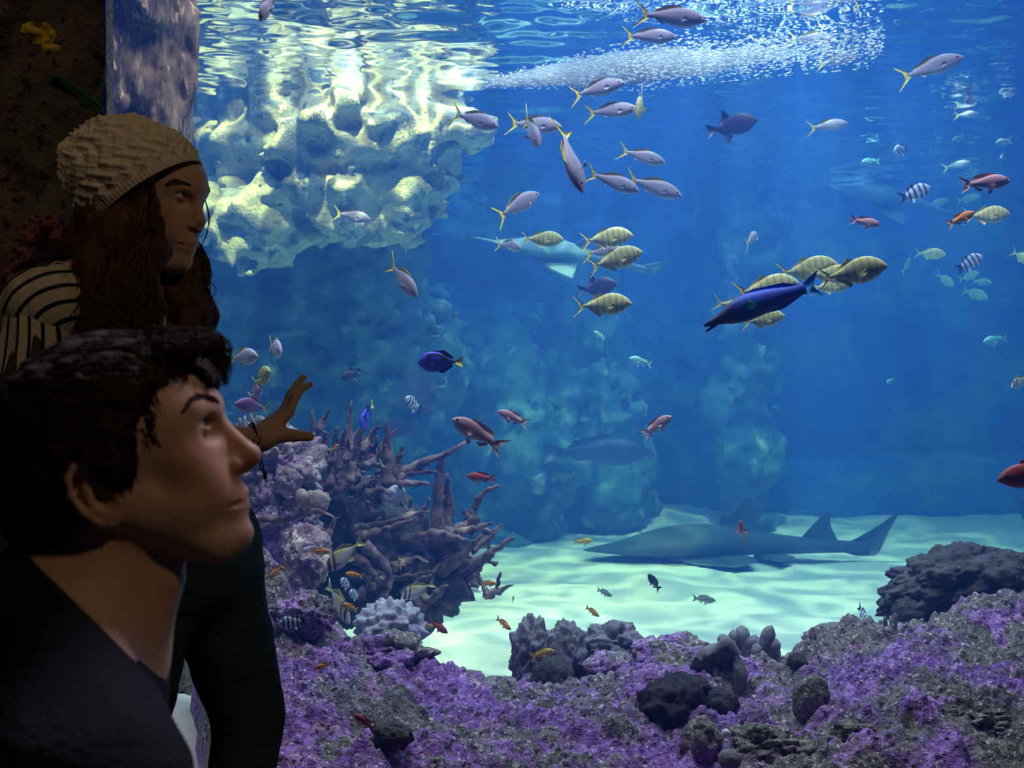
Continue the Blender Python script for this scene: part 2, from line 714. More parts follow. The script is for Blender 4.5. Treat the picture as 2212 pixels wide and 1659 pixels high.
# ------------------------------------------------------------------ rock work
def rock_material(name, base, patches, bump=0.6, scale=1.0, specks=None, stretch=(1, 1, 1)):
    """base: two colours; patches: list of (colour, noise scale, threshold, softness)"""
    m, nt, out = new_mat(name)
    c = nt.coord('Object', stretch)
    n = nt.noise(c, 9 * scale, 5, 0.65)
    col = nt.mix(nt.ramp(n, [(0.35, 0.0), (0.65, 1.0)]), base[0], base[1])
    for k, (pc, s, th, soft) in enumerate(patches):
        f = nt.noise(nt.coord('Object', stretch, (k * 3.1, k * 1.7, k * 2.3)), s * scale, 4, 0.6, 0.3)
        col = nt.mix(nt.ramp(f, [(th, 0.0), (th + soft, 1.0)]), col, pc)
    fine = nt.noise(c, 70 * scale, 3, 0.7)
    if specks:
        for sc, sz, th in specks:
            f = nt.noise(c, sz * scale, 2, 0.75)
            col = nt.mix(nt.ramp(f, [(th - 0.02, 0.0), (th + 0.07, 1.0)]), col, sc)
    h = nt.math('ADD', nt.math('MULTIPLY', n, 0.8), nt.math('MULTIPLY', fine, 0.5))
    principled(nt, out, col, 0.75, 0.35, nt.bump(h, bump, 0.02 / scale))
    return m


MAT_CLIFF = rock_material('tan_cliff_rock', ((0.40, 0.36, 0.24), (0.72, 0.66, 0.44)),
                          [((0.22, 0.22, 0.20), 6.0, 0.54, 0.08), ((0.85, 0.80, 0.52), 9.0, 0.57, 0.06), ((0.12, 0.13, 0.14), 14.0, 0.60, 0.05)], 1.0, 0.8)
MAT_PILLAR = rock_material('streaked_pillar_rock', ((0.22, 0.15, 0.08), (0.52, 0.38, 0.19)),
                           [((0.12, 0.09, 0.07), 3.0, 0.53, 0.06), ((0.88, 0.66, 0.32), 7.0, 0.56, 0.06)], 1.0, 4.0, stretch=(1.6, 1.6, 0.45))
MAT_REEF = rock_material('purple_reef_rock', ((0.11, 0.085, 0.085), (0.30, 0.24, 0.21)),
                         [((0.30, 0.12, 0.42), 3.2, 0.46, 0.10), ((0.46, 0.22, 0.60), 9.0, 0.54, 0.08),
                          ((0.19, 0.17, 0.13), 4.1, 0.56, 0.06), ((0.42, 0.20, 0.38), 7.3, 0.60, 0.05)], 1.0, 1.0,
                         [((0.78, 0.66, 0.62), 75, 0.60), ((0.05, 0.035, 0.06), 46, 0.57)])
MAT_OLIVE = rock_material('olive_reef_rock', ((0.13, 0.11, 0.09), (0.36, 0.30, 0.24)),
                          [((0.28, 0.14, 0.34), 4.0, 0.54, 0.08), ((0.20, 0.19, 0.12), 6.0, 0.55, 0.08)], 1.0, 1.3,
                          [((0.74, 0.64, 0.56), 60, 0.60), ((0.03, 0.025, 0.04), 34, 0.58)])
MAT_DARKROCK = rock_material('dark_brown_rock', ((0.035, 0.03, 0.035), (0.10, 0.08, 0.08)),
                             [((0.13, 0.06, 0.15), 6.0, 0.60, 0.06)], 1.0, 1.6, [((0.45, 0.40, 0.42), 50, 0.69)])
MAT_PINKROCK = rock_material('pink_crusted_rock', ((0.22, 0.13, 0.18), (0.56, 0.36, 0.36)),
                             [((0.34, 0.16, 0.44), 5.0, 0.57, 0.08), ((0.88, 0.68, 0.58), 10.0, 0.53, 0.06)], 1.0, 1.4,
                             [((0.85, 0.72, 0.66), 45, 0.62), ((0.08, 0.05, 0.12), 40, 0.60)])
MAT_SHADE_HAZE = rock_material('far_blue_rock', ((0.035, 0.10, 0.12), (0.12, 0.21, 0.15)),
                             [((0.02, 0.07, 0.14), 2.5, 0.50, 0.12), ((0.36, 0.42, 0.24), 3.5, 0.60, 0.07)], 0.8, 0.8)  # shade, blue distance haze and green sand bounce painted into the colour


def blob(name, c, r, mat, label, cat='rock', sub=5, amp=0.18, freq=2.2, knob=0.0, kfreq=6.0, seed=1, rot=0.0, tilt=0.0, group=None, fine=0.05, cut=None):
    """one boulder: an ellipsoid pushed about by noise, its knobs by cells; r in metres"""
    V, T = ico(sub)
    r = np.asarray(r, float)
    n = fbm(V * freq + seed * 5.3, 4, seed)
    d = 1 + amp * n + fine * fbm(V * freq * 6 + seed, 2, seed + 3)
    if knob:
        d = d + knob * (0.55 - worley(V * kfreq + seed * 2.7, seed + 9))
    W = V * d[:, None] * r
    if tilt:
        W = W @ rot_y(tilt).T
    if rot:
        W = W @ rot_z(rot).T
    return add(name, mesh(name, W, T, mat), label=label, cat=cat, group=group, loc=tuple(c))


def px_r(px, d):
    return px / FPX * d


# ---- the pale cliff that breaks the surface
def cliff_fn(p):
    def E(px, py, d, rx, ry, rz):
        return s_ell(p, P(px, py, d), (rx, ry, rz))
    d = E(745, 300, 6.35, 0.62, 0.55, 0.42)
    d = smin(d, E(870, 285, 6.05, 0.30, 0.34, 0.17), 0.12)
    d = smin(d, E(590, 330, 6.65, 0.48, 0.55, 0.36), 0.15)
    d = smin(d, E(660, 60, 6.7, 0.62, 0.55, 0.62), 0.2)
    d = smin(d, E(500, 160, 7.0, 0.55, 0.6, 0.8), 0.2)
    d = smin(d, E(770, 420, 6.22, 0.34, 0.4, 0.24), 0.12)
    d = smin(d, E(600, 445, 6.45, 0.40, 0.4, 0.26), 0.12)
    n = 0.15 * fbm(p * 2.1, 3, 51) + 0.085 * fbm(p * np.array([6.0, 6.0, 9.5], np.float32), 3, 57) + 0.05 * (0.5 - worley(p * np.array([7.0, 7.0, 12.0], np.float32), 58))
    return d * 0.8 + n


def foot_fn(p):
    def E(px, py, d, rx, ry, rz):
        return s_ell(p, P(px, py, d), (rx, ry, rz))
    d = E(560, 720, 8.4, 1.2, 0.8, 1.15)
    d = smin(d, E(650, 560, 7.5, 0.8, 0.5, 0.66), 0.25)
    d = smin(d, E(510, 600, 7.2, 0.5, 0.5, 0.8), 0.25)
    d = smin(d, E(560, 330, 7.6, 0.7, 0.5, 0.6), 0.25)
    d = smin(d, E(760, 820, 8.3, 0.8, 0.7, 0.8), 0.3)
    d = smin(d, E(480, 900, 7.6, 0.6, 0.8, 1.0), 0.3)
    n = 0.15 * fbm(p * 2.1, 3, 51) + 0.075 * fbm(p * np.array([6.0, 6.0, 9.5], np.float32), 3, 57)
    return d * 0.8 + n


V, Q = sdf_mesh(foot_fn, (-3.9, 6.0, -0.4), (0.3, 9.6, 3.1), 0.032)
add('shade_tinted_rock', mesh('shade_tinted_rock', V, Q, MAT_SHADE_HAZE), label='dim blue rock face below the pale cliff behind the girl\'s hair', cat='rock')  # shaded lower part of the cliff, its shade put into the rock colour
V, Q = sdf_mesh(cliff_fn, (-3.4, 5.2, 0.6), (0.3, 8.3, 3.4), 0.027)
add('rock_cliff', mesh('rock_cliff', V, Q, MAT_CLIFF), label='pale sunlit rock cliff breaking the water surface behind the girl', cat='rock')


def pillar_fn(p):
    a, b = P(330, -60, 3.55), P(330, 1500, 3.55)
    d = s_cone(p, (a[0] - 0.02, a[1], 3.2), (b[0] - 0.06, b[1], -0.3), 0.140, 0.165)
    q = p * np.array([1, 1, 0.42], np.float32)
    return d + 0.05 * fbm(q * 7, 3, 61) + 0.028 * fbm(q * 22, 3, 63)


V, Q = sdf_mesh(pillar_fn, (-1.6, 3.1, -0.3), (-0.75, 4.0, 3.1), 0.012)
add('streaked_rock', mesh('streaked_rock', V, Q, MAT_PILLAR), label='grey-violet streaked rock pillar just inside the pane above the knitted hat', cat='rock')


# ---- rock shapes against the far wall
def far_fn(pts, rad, seed, k=0.2):
    def fn(p):
        d = s_chain(p, pts, rad, k)
        return d * 0.85 + 0.13 * fbm(p * 2.6, 3, seed) + 0.04 * fbm(p * 9, 2, seed + 4)
    return fn


for pts, rad, nm, lb, seed in (
        ([P(1590, 120, 9.3), P(1600, 500, 9.35), P(1600, 800, 9.25), P(1625, 1130, 9.2)], [0.26, 0.20, 0.22, 0.20], 'rock_column',
         'tall rock column with green light in its colour on the far wall below the dark triggerfish', 71),
        ([P(1075, 160, 8.9), P(1095, 330, 8.8), P(1100, 430, 9.1)], [0.25, 0.20, 0.10], 'rock_spur',
         'hanging rock spur beside the pale cliff at the water surface', 73),
        ([P(1090, 820, 9.2), P(1120, 1000, 9.0), P(1110, 1100, 8.9)], [0.35, 0.45, 0.42], 'rock_mound',
         'green-blue rock mound at the foot of the far wall behind the coral thicket', 75),
        ([P(1250, 640, 9.5), P(1270, 850, 9.4), P(1300, 1080, 9.35)], [0.35, 0.42, 0.40], 'rock_buttress',
         'broad dim rock buttress on the far wall behind the guitarfish', 77)):
    pp = np.array(pts)
    rr = max(rad) + 0.35
    V, Q = sdf_mesh(far_fn(pts, rad, seed), pp.min(0) - rr, pp.max(0) + rr, 0.03)
    add(nm, mesh(nm, V, Q, MAT_SHADE_HAZE), label=lb, cat='rock')


# ---- the reef in front: a height field through measured points
def rbf(ctrl):
    C = np.asarray(ctrl, float)
    X, Z = C[:, :2], C[:, 2]
    def phi(r):
        return np.sqrt(r * r + 0.15 ** 2)
    A = phi(np.linalg.norm(X[:, None] - X[None], axis=2))
    n = len(X)
    M = np.zeros((n + 3, n + 3))
    M[:n, :n] = A + np.eye(n) * 1e-3
    M[:n, n:] = np.c_[X, np.ones(n)]
    M[n:, :n] = M[:n, n:].T
    wgt = np.linalg.solve(M, np.r_[Z, 0, 0, 0])
    def f(x, y):
        o = np.zeros(len(x))
        for i in range(n):
            o += wgt[i] * phi(np.hypot(x - X[i, 0], y - X[i, 1]))
        return o + wgt[n] * x + wgt[n + 1] * y + wgt[n + 2]
    return f


ctrl = []
for px, py, d in [
        # along the pane, bottom of the frame
        (560, 1690, 2.55), (800, 1720, 2.42), (1106, 1740, 2.42), (1400, 1740, 2.42), (1700, 1740, 2.42), (2000, 1740, 2.42), (2300, 1740, 2.42), (2600, 1740, 2.45),
        # middle of the slope
        (620, 1560, 2.75), (640, 1460, 2.85), (800, 1560, 2.78), (1000, 1600, 2.75), (1250, 1600, 2.75), (1500, 1590, 2.78), (1700, 1580, 2.75), (1900, 1540, 2.72), (2150, 1500, 2.75), (2400, 1480, 2.8),
        (720, 1430, 2.95), (900, 1500, 3.0), (1100, 1530, 3.02), (1350, 1500, 3.05), (1550, 1490, 3.05), (1750, 1470, 3.0), (1950, 1420, 3.0), (2200, 1380, 3.05), (2450, 1360, 3.1),
        # crest
        (505, 1215, 3.05), (560, 1240, 3.1), (640, 1285, 3.15), (700, 1335, 3.2), (760, 1385, 3.25), (920, 1440, 3.3), (1000, 1468, 3.35), (1090, 1488, 3.35), (1200, 1470, 3.35),
        (1330, 1430, 3.4), (1460, 1405, 3.4), (1600, 1418, 3.4), (1690, 1425, 3.4), (1800, 1385, 3.4), (1940, 1352, 3.4), (2080, 1325, 3.4), (2212, 1300, 3.4), (2450, 1260, 3.45),
        # left flank, towards the gravel
        (470, 1590, 2.75), (430, 1500, 2.95), (395, 1440, 3.05), (440, 1330, 3.1), (450, 1240, 3.15)]:
    ctrl.append(P(px, py, d))
for px, d, z in [(700, 3.9, -0.15), (900, 3.95, -0.3), (1100, 3.9, -0.35), (1300, 3.95, -0.35), (1500, 3.95, -0.35), (1700, 3.95, -0.35), (1900, 4.0, -0.3), (2100, 4.0, -0.25), (2300, 4.0, -0.2), (2500, 4.0, -0.2),
                 (500, 3.8, 0.0), (330, 3.6, 0.0), (270, 3.1, 0.10), (330, 2.75, 0.12), (420, 2.5, 0.10), (200, 2.6, 0.0), (200, 3.4, 0.0)]:
    q = P(px, 1400, d)
    ctrl.append(np.array([q[0], d, z]))
REEF_Z = rbf(ctrl)


def reef_relief(x, y, z):
    q = np.stack([x, y, z * 0.6], 1)
    wl = worley(q * 11, 3)
    w2 = worley(q * 27, 5)
    r = 0.040 * fbm(q * 4.2, 3, 81) + 0.060 * (0.5 - wl) + 0.026 * (0.5 - w2) + 0.014 * fbm(q * 30, 3, 85, 0.62)
    return r


nu, nv = 760, 400
# three stretches of the ledge, left to right
for k, (x0, x1, nm, lb, mt) in enumerate((
        (-1.15, 0.30, 'reef_ledge', 'purple encrusted reef ledge behind the dark trousered knee', MAT_REEF),
        (0.30, 0.92, 'reef_ledge', 'purple and grey reef ledge under the dark brown tufted corals', MAT_REEF),
        (0.92, 2.35, 'reef_ledge', 'large purple reef slope rising to the lower right corner', MAT_REEF))):
    nx = int(nu * (x1 - x0) / 3.2)
    gx, gy = np.meshgrid(np.linspace(x0, x1 + 0.004, nx), Y_PANE + 0.012 + np.linspace(0, 1, nv) ** 1.15 * 1.55, indexing='ij')
    x, y = gx.ravel(), gy.ravel()
    z = REEF_Z(x, y)
    z = z + reef_relief(x, y, z)
    z = z - 0.45 * sstep(-x - 0.30 * (y - 2.9), 0.785, 0.90) * sstep(-y, -3.5, -3.2)      # falls away to the gravel
    add(nm, mesh(nm, np.stack([x, y, z], 1), grid_faces(nx, nv), mt), label=lb, cat='reef')
# ------------------------------------------------------------------ boulders and corals on the reef
MAT_STAG = rock_material('staghorn_coral_skin', ((0.12, 0.065, 0.085), (0.32, 0.19, 0.18)),
                         [((0.56, 0.36, 0.25), 5.0, 0.57, 0.08)], 0.9, 3.0, [((0.62, 0.46, 0.40), 60, 0.66)])
MAT_KNOB = rock_material('grey_knob_coral', ((0.14, 0.13, 0.16), (0.33, 0.30, 0.34)), [((0.22, 0.20, 0.30), 7.0, 0.5, 0.1)], 0.7, 2.0)
MAT_PALE = rock_material('pale_cauliflower_coral', ((0.34, 0.33, 0.42), (0.66, 0.64, 0.70)), [((0.30, 0.24, 0.40), 9.0, 0.55, 0.08)], 0.8, 2.0)
MAT_BROWN = rock_material('brown_tuft_coral', ((0.020, 0.012, 0.018), (0.075, 0.04, 0.05)), [((0.10, 0.05, 0.07), 8.0, 0.6, 0.08)], 1.0, 3.0)
MAT_GREY = rock_material('grey_leather_coral', ((0.17, 0.15, 0.15), (0.33, 0.29, 0.30)), [((0.26, 0.16, 0.30), 5.0, 0.58, 0.08)], 0.8, 2.0)
MAT_CREAM = rock_material('cream_shell', ((0.34, 0.24, 0.20), (0.72, 0.58, 0.46)), [((0.66, 0.34, 0.34), 5.0, 0.52, 0.08), ((0.12, 0.08, 0.08), 7.0, 0.60, 0.05)], 0.9, 3.0)
MAT_WHITE = rock_material('white_coral', ((0.66, 0.64, 0.78), (0.92, 0.90, 0.96)), [], 0.5, 3.0)


def PB(px, py, d, rx, ry, rz, nm, lb, mat, cat='coral', **kw):
    """boulder seen at a place of the frame, radii in pixels there"""
    return blob(nm, P(px, py, d), (px_r(rx, d), px_r(ry, d), px_r(rz, d)), mat, lb, cat, **kw)


PB(838, 1412, 3.18, 82, 70, 44, 'reef_boulder', 'purple boulder with a dark hollow jutting onto the sand', MAT_REEF, 'rock', amp=0.28, knob=0.12, seed=3)
PB(842, 1362, 3.42, 72, 60, 62, 'cauliflower_coral', 'pale grey cauliflower coral at the foot of the thicket', MAT_PALE, amp=0.10, knob=0.42, kfreq=3.4, seed=4, fine=0.03)
PB(533, 1216, 2.98, 44, 40, 32, 'algae_lump', 'pink-violet lump of rock under the boy\'s chin', MAT_PINKROCK, 'rock', amp=0.2, knob=0.12, seed=5, sub=4)
PB(662, 1212, 3.5, 52, 60, 72, 'crusted_boulder', 'speckled pink and grey boulder beside the yellow-tailed rabbitfish', MAT_PINKROCK, 'rock', amp=0.2, knob=0.26, kfreq=4.5, seed=6)
PB(590, 1010, 3.9, 92, 90, 100, 'crusted_boulder', 'pink and cream crusted boulder below the outstretched hand', MAT_PINKROCK, 'rock', amp=0.26, knob=0.36, kfreq=4.2, seed=7, sub=6)
PB(600, 1130, 3.8, 80, 80, 92, 'crusted_boulder', 'violet shaded boulder under the horizontal coral branch', MAT_REEF, 'rock', amp=0.24, knob=0.24, seed=8)
PB(682, 1084, 3.62, 30, 10, 26, 'open_shell', 'round cream shell with a dark mouth on the crusted rock', MAT_CREAM, 'shell', amp=0.10, knob=0.25, kfreq=2.6, seed=9, sub=4)
PB(652, 1073, 3.6, 15, 13, 17, 'pink_knob', 'small smooth pink knob beside the cream shell', MAT_CREAM, amp=0.06, seed=10, sub=3)
PB(850, 1064, 4.25, 25, 22, 24, 'white_coral', 'bluish-white round coral among the staghorn branches', MAT_WHITE, amp=0.12, knob=0.2, kfreq=3, seed=11, sub=4)
PB(622, 1040, 3.72, 28, 22, 30, 'pink_knob', 'folded pale pink crust below the bracelet cord', MAT_PINKROCK, amp=0.3, knob=0.2, seed=12, sub=4)

# twin dark column and its neighbours on the crest
PB(1148, 1425, 3.42, 42, 45, 84, 'column_coral', 'dark knobbly column coral behind the yellow damselfish', MAT_KNOB, amp=0.16, knob=0.34, kfreq=4.5, seed=13)
PB(1222, 1418, 3.36, 44, 44, 80, 'column_coral', 'taller dark column coral with a rounded crown', MAT_KNOB, amp=0.16, knob=0.20, kfreq=4.0, seed=14)
PB(1196, 1462, 3.28, 48, 45, 44, 'column_coral', 'squat brown foot of the twin column corals', MAT_DARKROCK, amp=0.14, knob=0.10, seed=15, sub=4)
PB(1322, 1392, 3.45, 66, 55, 46, 'boulder_coral', 'folded grey boulder coral between the column and the purple mound', MAT_KNOB, amp=0.22, knob=0.36, kfreq=2.8, seed=16)
PB(1405, 1415, 3.38, 50, 45, 36, 'reef_boulder', 'small violet speckled mound beside the grey boulder coral', MAT_REEF, 'rock', amp=0.2, knob=0.2, seed=17, sub=4)
PB(1468, 1408, 3.45, 66, 50, 40, 'reef_boulder', 'pinkish purple mound left of the finger coral', MAT_REEF, 'rock', amp=0.2, knob=0.24, seed=18)
PB(1320, 1440, 3.3, 60, 50, 30, 'reef_boulder', 'low violet lump under the folded grey coral', MAT_REEF, 'rock', amp=0.22, knob=0.24, seed=19, sub=4)
PB(1808, 1382, 3.42, 66, 50, 36, 'reef_boulder', 'smooth grey boulder on the crest of the purple slope', MAT_GREY, 'rock', amp=0.12, knob=0.08, seed=20)
PB(1895, 1372, 3.35, 44, 40, 22, 'reef_boulder', 'low violet rock beside the small twig coral', MAT_REEF, 'rock', amp=0.2, knob=0.2, seed=21, sub=4)
# the dark outcrop on the right
PB(2065, 1262, 3.62, 150, 110, 76, 'outcrop_rock', 'big dark brown outcrop above the purple slope', MAT_DARKROCK, 'rock', amp=0.22, knob=0.14, kfreq=5, seed=22, sub=6, tilt=12)
PB(2185, 1268, 3.5, 90, 90, 76, 'outcrop_rock', 'dark brown rock with a pale top at the frame edge', MAT_DARKROCK, 'rock', amp=0.2, knob=0.16, seed=23, sub=5)
PB(1962, 1320, 3.52, 34, 40, 36, 'outcrop_rock', 'dark neck of rock under the overhanging outcrop', MAT_DARKROCK, 'rock', amp=0.14, seed=24, sub=4)
# brown tufts
PB(1452, 1532, 2.92, 72, 60, 66, 'tuft_coral', 'nearly black brown tuft coral in the middle of the reef', MAT_BROWN, amp=0.18, knob=0.22, kfreq=3.2, seed=25)
PB(1470, 1492, 3.0, 62, 50, 34, 'tuft_coral', 'upper fold of the dark brown tuft coral', MAT_BROWN, amp=0.18, knob=0.16, seed=26, sub=4)
PB(1556, 1520, 2.95, 36, 32, 34, 'tuft_coral', 'smaller brown tuft coral under the grey leather coral', MAT_DARKROCK, amp=0.16, knob=0.16, seed=27, sub=4)
PB(1515, 1600, 2.72, 46, 40, 50, 'reef_boulder', 'dark violet knob of rock below the brown tuft coral', MAT_OLIVE, 'rock', amp=0.2, knob=0.16, seed=28, sub=4)
# right slope details
PB(1752, 1512, 2.84, 40, 26, 54, 'plate_coral', 'oval brown plate coral on the purple slope', MAT_OLIVE, amp=0.08, knob=0.05, seed=29, sub=4, tilt=-14)
PB(2060, 1575, 2.74, 160, 70, 70, 'reef_boulder', 'olive speckled boulder low on the purple slope', MAT_OLIVE, 'rock', amp=0.2, knob=0.12, kfreq=9, seed=30, sub=6, fine=0.09)
PB(1880, 1600, 2.68, 92, 50, 48, 'reef_boulder', 'tan knobbly rock beside the olive boulder', MAT_OLIVE, 'rock', amp=0.2, knob=0.2, kfreq=6, seed=31, sub=5)
PB(1660, 1612, 2.72, 90, 50, 42, 'reef_boulder', 'cream speckled rubble rock below the oval plate coral', MAT_OLIVE, 'rock', amp=0.25, knob=0.28, kfreq=6, seed=32, sub=5)
PB(1722, 1430, 3.1, 22, 20, 20, 'reef_boulder', 'small dark crescent rock on the purple slope', MAT_DARKROCK, 'rock', amp=0.15, seed=33, sub=3)
PB(1576, 1640, 2.56, 26, 20, 22, 'round_shell', 'small pale round shell at the bottom of the reef', MAT_GREY, 'shell', amp=0.06, seed=34, sub=4)
PB(1568, 1585, 2.62, 10, 8, 11, 'white_shell', 'tiny white shell beside the dark violet knob', MAT_WHITE, 'shell', amp=0.1, seed=35, sub=3)
PB(1075, 1480, 3.3, 44, 36, 18, 'reef_boulder', 'flat grey stone where sand meets the reef', MAT_GREY, 'rock', amp=0.14, knob=0.08, seed=36, sub=4)
PB(1008, 1468, 3.32, 36, 36, 20, 'reef_boulder', 'small violet stone at the sand edge', MAT_REEF, 'rock', amp=0.2, knob=0.2, seed=37, sub=4)
PB(660, 1330, 3.05, 60, 50, 50, 'reef_boulder', 'violet hump of rock right of the striped damselfish', MAT_REEF, 'rock', amp=0.22, knob=0.2, kfreq=7, seed=38)
PB(850, 1590, 2.6, 40, 30, 30, 'reef_boulder', 'dark hollow rock under the small red fish', MAT_DARKROCK, 'rock', amp=0.22, knob=0.2, seed=39, sub=4)

# grey leather coral: an arch of two folded arms
t = bpy.data.objects.new('leather_coral', None)
COL.objects.link(t)
t.location = tuple(P(1570, 1500, 3.05))
tag(t, 'grey arched leather coral with drooping arms on the crest', 'coral')
for pts, r0, r1 in (([(1515, 1430), (1550, 1402), (1590, 1420), (1600, 1500)], 22, 14), ([(1500, 1425), (1530, 1440), (1545, 1490)], 20, 10), ([(1560, 1415), (1580, 1450), (1596, 1500)], 26, 10)):
    path = np.array([P(a, b, 3.12 - 0.02 * k) for k, (a, b) in enumerate(pts)]) - np.array(t.location)
    path = spline(path, 14)
    rr = px_r(np.linspace(r0, r1, 14), 3.1)
    V, Q, T = tube(path, rr, 12)
    V = V + 0.016 * np.stack([fbm(V * 22 + s * 5, 3, 40 + s) for s in range(3)], 1)
    g = Geo()
    g.put(V, Q, T)
    add('arm', g.mesh('arm', MAT_GREY), t)

# finger coral: knobs as parts
def finger_coral(nm, lb, base, fingers, d, mat, r):
    t = bpy.data.objects.new(nm, None)
    COL.objects.link(t)
    b = P(base[0], base[1], d)
    t.location = tuple(b)
    tag(t, lb, 'coral')
    rs = R(len(fingers) + 5)
    for (px, py) in fingers:
        tip = P(px, py, d + rs.uniform(-0.05, 0.05)) - b
        st = np.array([tip[0] * 0.45, tip[1] * 0.4, -0.02])
        mid = (st + tip) / 2 + rs.normal(0, 0.006, 3)
        path = spline([st, mid, tip], 9)
        rr = px_r(r, d) * np.array([1.0, 0.95, 0.9, 0.85, 0.85, 0.95, 1.05, 1.0, 0.6])
        V, Q, T = tube(path, rr, 10)
        V = V + 0.003 * np.stack([fbm(V * 40 + s, 2, 40 + s) for s in range(3)], 1)
        g = Geo()
        g.put(V, Q, T)
        add('finger', g.mesh('finger', mat), t)


finger_coral('finger_coral', 'dark blue-grey finger coral on the crest against the sand', (1620, 1425),
             [(1556, 1374), (1585, 1364), (1600, 1354), (1612, 1378), (1632, 1376), (1650, 1378), (1666, 1356), (1676, 1384), (1682, 1402), (1570, 1396), (1640, 1400), (1600, 1398), (1660, 1404)], 3.42, MAT_KNOB, 15)
finger_coral('twig_coral', 'small grey twig coral under the dark overhang', (1915, 1385),
             [(1888, 1348), (1900, 1340), (1912, 1334), (1924, 1332), (1935, 1328), (1905, 1352), (1930, 1348), (1880, 1360)], 3.38, MAT_KNOB, 5.5)

# ---- the staghorn thicket
PB(760, 1190, 4.55, 170, 150, 150, 'thicket_rock', 'dark rock at the heart of the staghorn thicket', MAT_DARKROCK, 'rock', amp=0.26, knob=0.3, kfreq=4, seed=44, sub=5)
PB(905, 1235, 4.45, 110, 120, 110, 'thicket_rock', 'dark purple rock under the lower staghorn branches', MAT_DARKROCK, 'rock', amp=0.26, knob=0.3, kfreq=4, seed=45, sub=5)
PB(690, 1100, 4.3, 70, 90, 110, 'thicket_rock', 'dark blue-violet rock behind the left staghorn spikes', MAT_DARKROCK, 'rock', amp=0.24, knob=0.3, kfreq=4, seed=46, sub=5)

STAG = {
    ('staghorn_coral', 'upright spiky staghorn coral in the middle of the thicket'): ((760, 1080, 4.25), [
        ([(692, 1060), (684, 980), (675, 886)], 20, 5, 0.0), ([(687, 930), (700, 905), (717, 884)], 8, 4, 0.0), ([(752, 1000), (754, 930), (758, 866)], 13, 4, 0.1),
        ([(712, 1000), (720, 965), (730, 922)], 8, 5, -.1), ([(700, 985), (701, 955), (703, 930)], 8, 5, -.1), ([(728, 1010), (737, 965), (747, 927)], 9, 4, -.05),
        ([(754, 1040), (768, 985), (784, 922)], 11, 4, -.1), ([(842, 1050), (840, 985), (837, 908)], 18, 4, 0), ([(852, 1030), (862, 995), (872, 964)], 10, 4, 0),
        ([(784, 1012), (800, 980), (816, 944)], 9, 4, .05), ([(795, 1010), (815, 985), (837, 962)], 8, 4, -.05), ([(786, 1004), (810, 1004), (833, 1008)], 7, 6, -.1),
        ([(730, 1060), (745, 1020), (756, 990)], 9, 5, -.15), ([(715, 1050), (712, 1010), (722, 975)], 10, 5, -.1), ([(770, 1060), (800, 1040), (822, 1032)], 9, 5, -.1),
        ([(700, 1075), (720, 1060), (752, 1046)], 9, 5, -.12), ([(740, 1085), (775, 1078), (800, 1085)], 8, 5, -.1), ([(790, 1065), (815, 1058), (840, 1064)], 8, 5, -.1)]),
    ('staghorn_coral', 'thick-trunked staghorn coral with a forked arm below the pink anthias'): ((950, 1150, 4.3), [
        ([(945, 1175), (946, 1080), (953, 985)], 17, 12, 0), ([(962, 1150), (966, 1080), (967, 1025)], 16, 8, .05), ([(862, 1022), (905, 1003), (950, 985), (980, 972), (1008, 957)], 10, 6, 0),
        ([(866, 1028), (872, 1042), (884, 1050)], 9, 5, -.05), ([(875, 1023), (908, 1018), (942, 1019)], 7, 5, 0), ([(862, 1046), (895, 1044), (927, 1044)], 9, 5, -.1),
        ([(1020, 1130), (1028, 1095), (1042, 1066), (1076, 1050)], 10, 5, 0), ([(985, 1150), (1025, 1142), (1066, 1128)], 10, 5, -.05), ([(965, 1156), (1000, 1140), (1034, 1120)], 16, 8, 0),
        ([(1020, 1190), (1048, 1170), (1076, 1148)], 7, 4, .05), ([(950, 1240), (995, 1200), (1042, 1156)], 14, 6, -.05), ([(1010, 1225), (1060, 1195), (1108, 1160)], 12, 5, 0),
        ([(1030, 1215), (1052, 1214), (1076, 1217)], 7, 5, 0), ([(866, 1168), (910, 1156), (962, 1152)], 10, 7, -.1), ([(930, 1152), (975, 1160), (1016, 1170)], 12, 6, -.1),
        ([(756, 1142), (800, 1138), (850, 1126), (890, 1110), (928, 1108)], 9, 6, -.1), ([(770, 1160), (810, 1150), (850, 1138), (890, 1124)], 9, 6, -.15),
        ([(960, 1300), (990, 1270), (1026, 1242)], 16, 9, 0), ([(980, 1250), (1010, 1235), (1040, 1230)], 12, 7, 0), ([(900, 1130), (915, 1100), (930, 1080)], 8, 5, -.1)]),
    ('staghorn_coral', 'low sprawling staghorn coral with pale horizontal branches by the boy\'s mouth'): ((640, 1130, 3.62), [
        ([(540, 1118), (600, 1122), (650, 1112), (690, 1106), (722, 1122)], 7, 5, 0), ([(556, 1140), (600, 1128), (640, 1118)], 7, 5, 0), ([(608, 1122), (614, 1096), (628, 1072)], 7, 6, 0),
        ([(706, 1158), (716, 1138), (730, 1114)], 9, 5, .1), ([(550, 1090), (580, 1080), (600, 1070)], 5, 4, .1), ([(640, 1150), (660, 1140), (700, 1146)], 7, 4, .1)]),
    ('staghorn_coral', 'dark drooping staghorn coral above the pale cauliflower coral'): ((840, 1270, 4.05), [
        ([(790, 1178), (820, 1206), (840, 1235), (842, 1276)], 13, 9, 0), ([(760, 1200), (800, 1230), (820, 1270)], 12, 7, .1), ([(870, 1290), (900, 1262), (930, 1240)], 12, 6, .05),
        ([(770, 1290), (788, 1270), (800, 1244)], 9, 5, 0), ([(900, 1310), (935, 1290), (965, 1262)], 14, 7, .05), ([(850, 1225), (890, 1210), (925, 1212)], 11, 6, .1), ([(800, 1240), (860, 1250), (905, 1230)], 12, 6, .15)]),
}
rs = R(12)
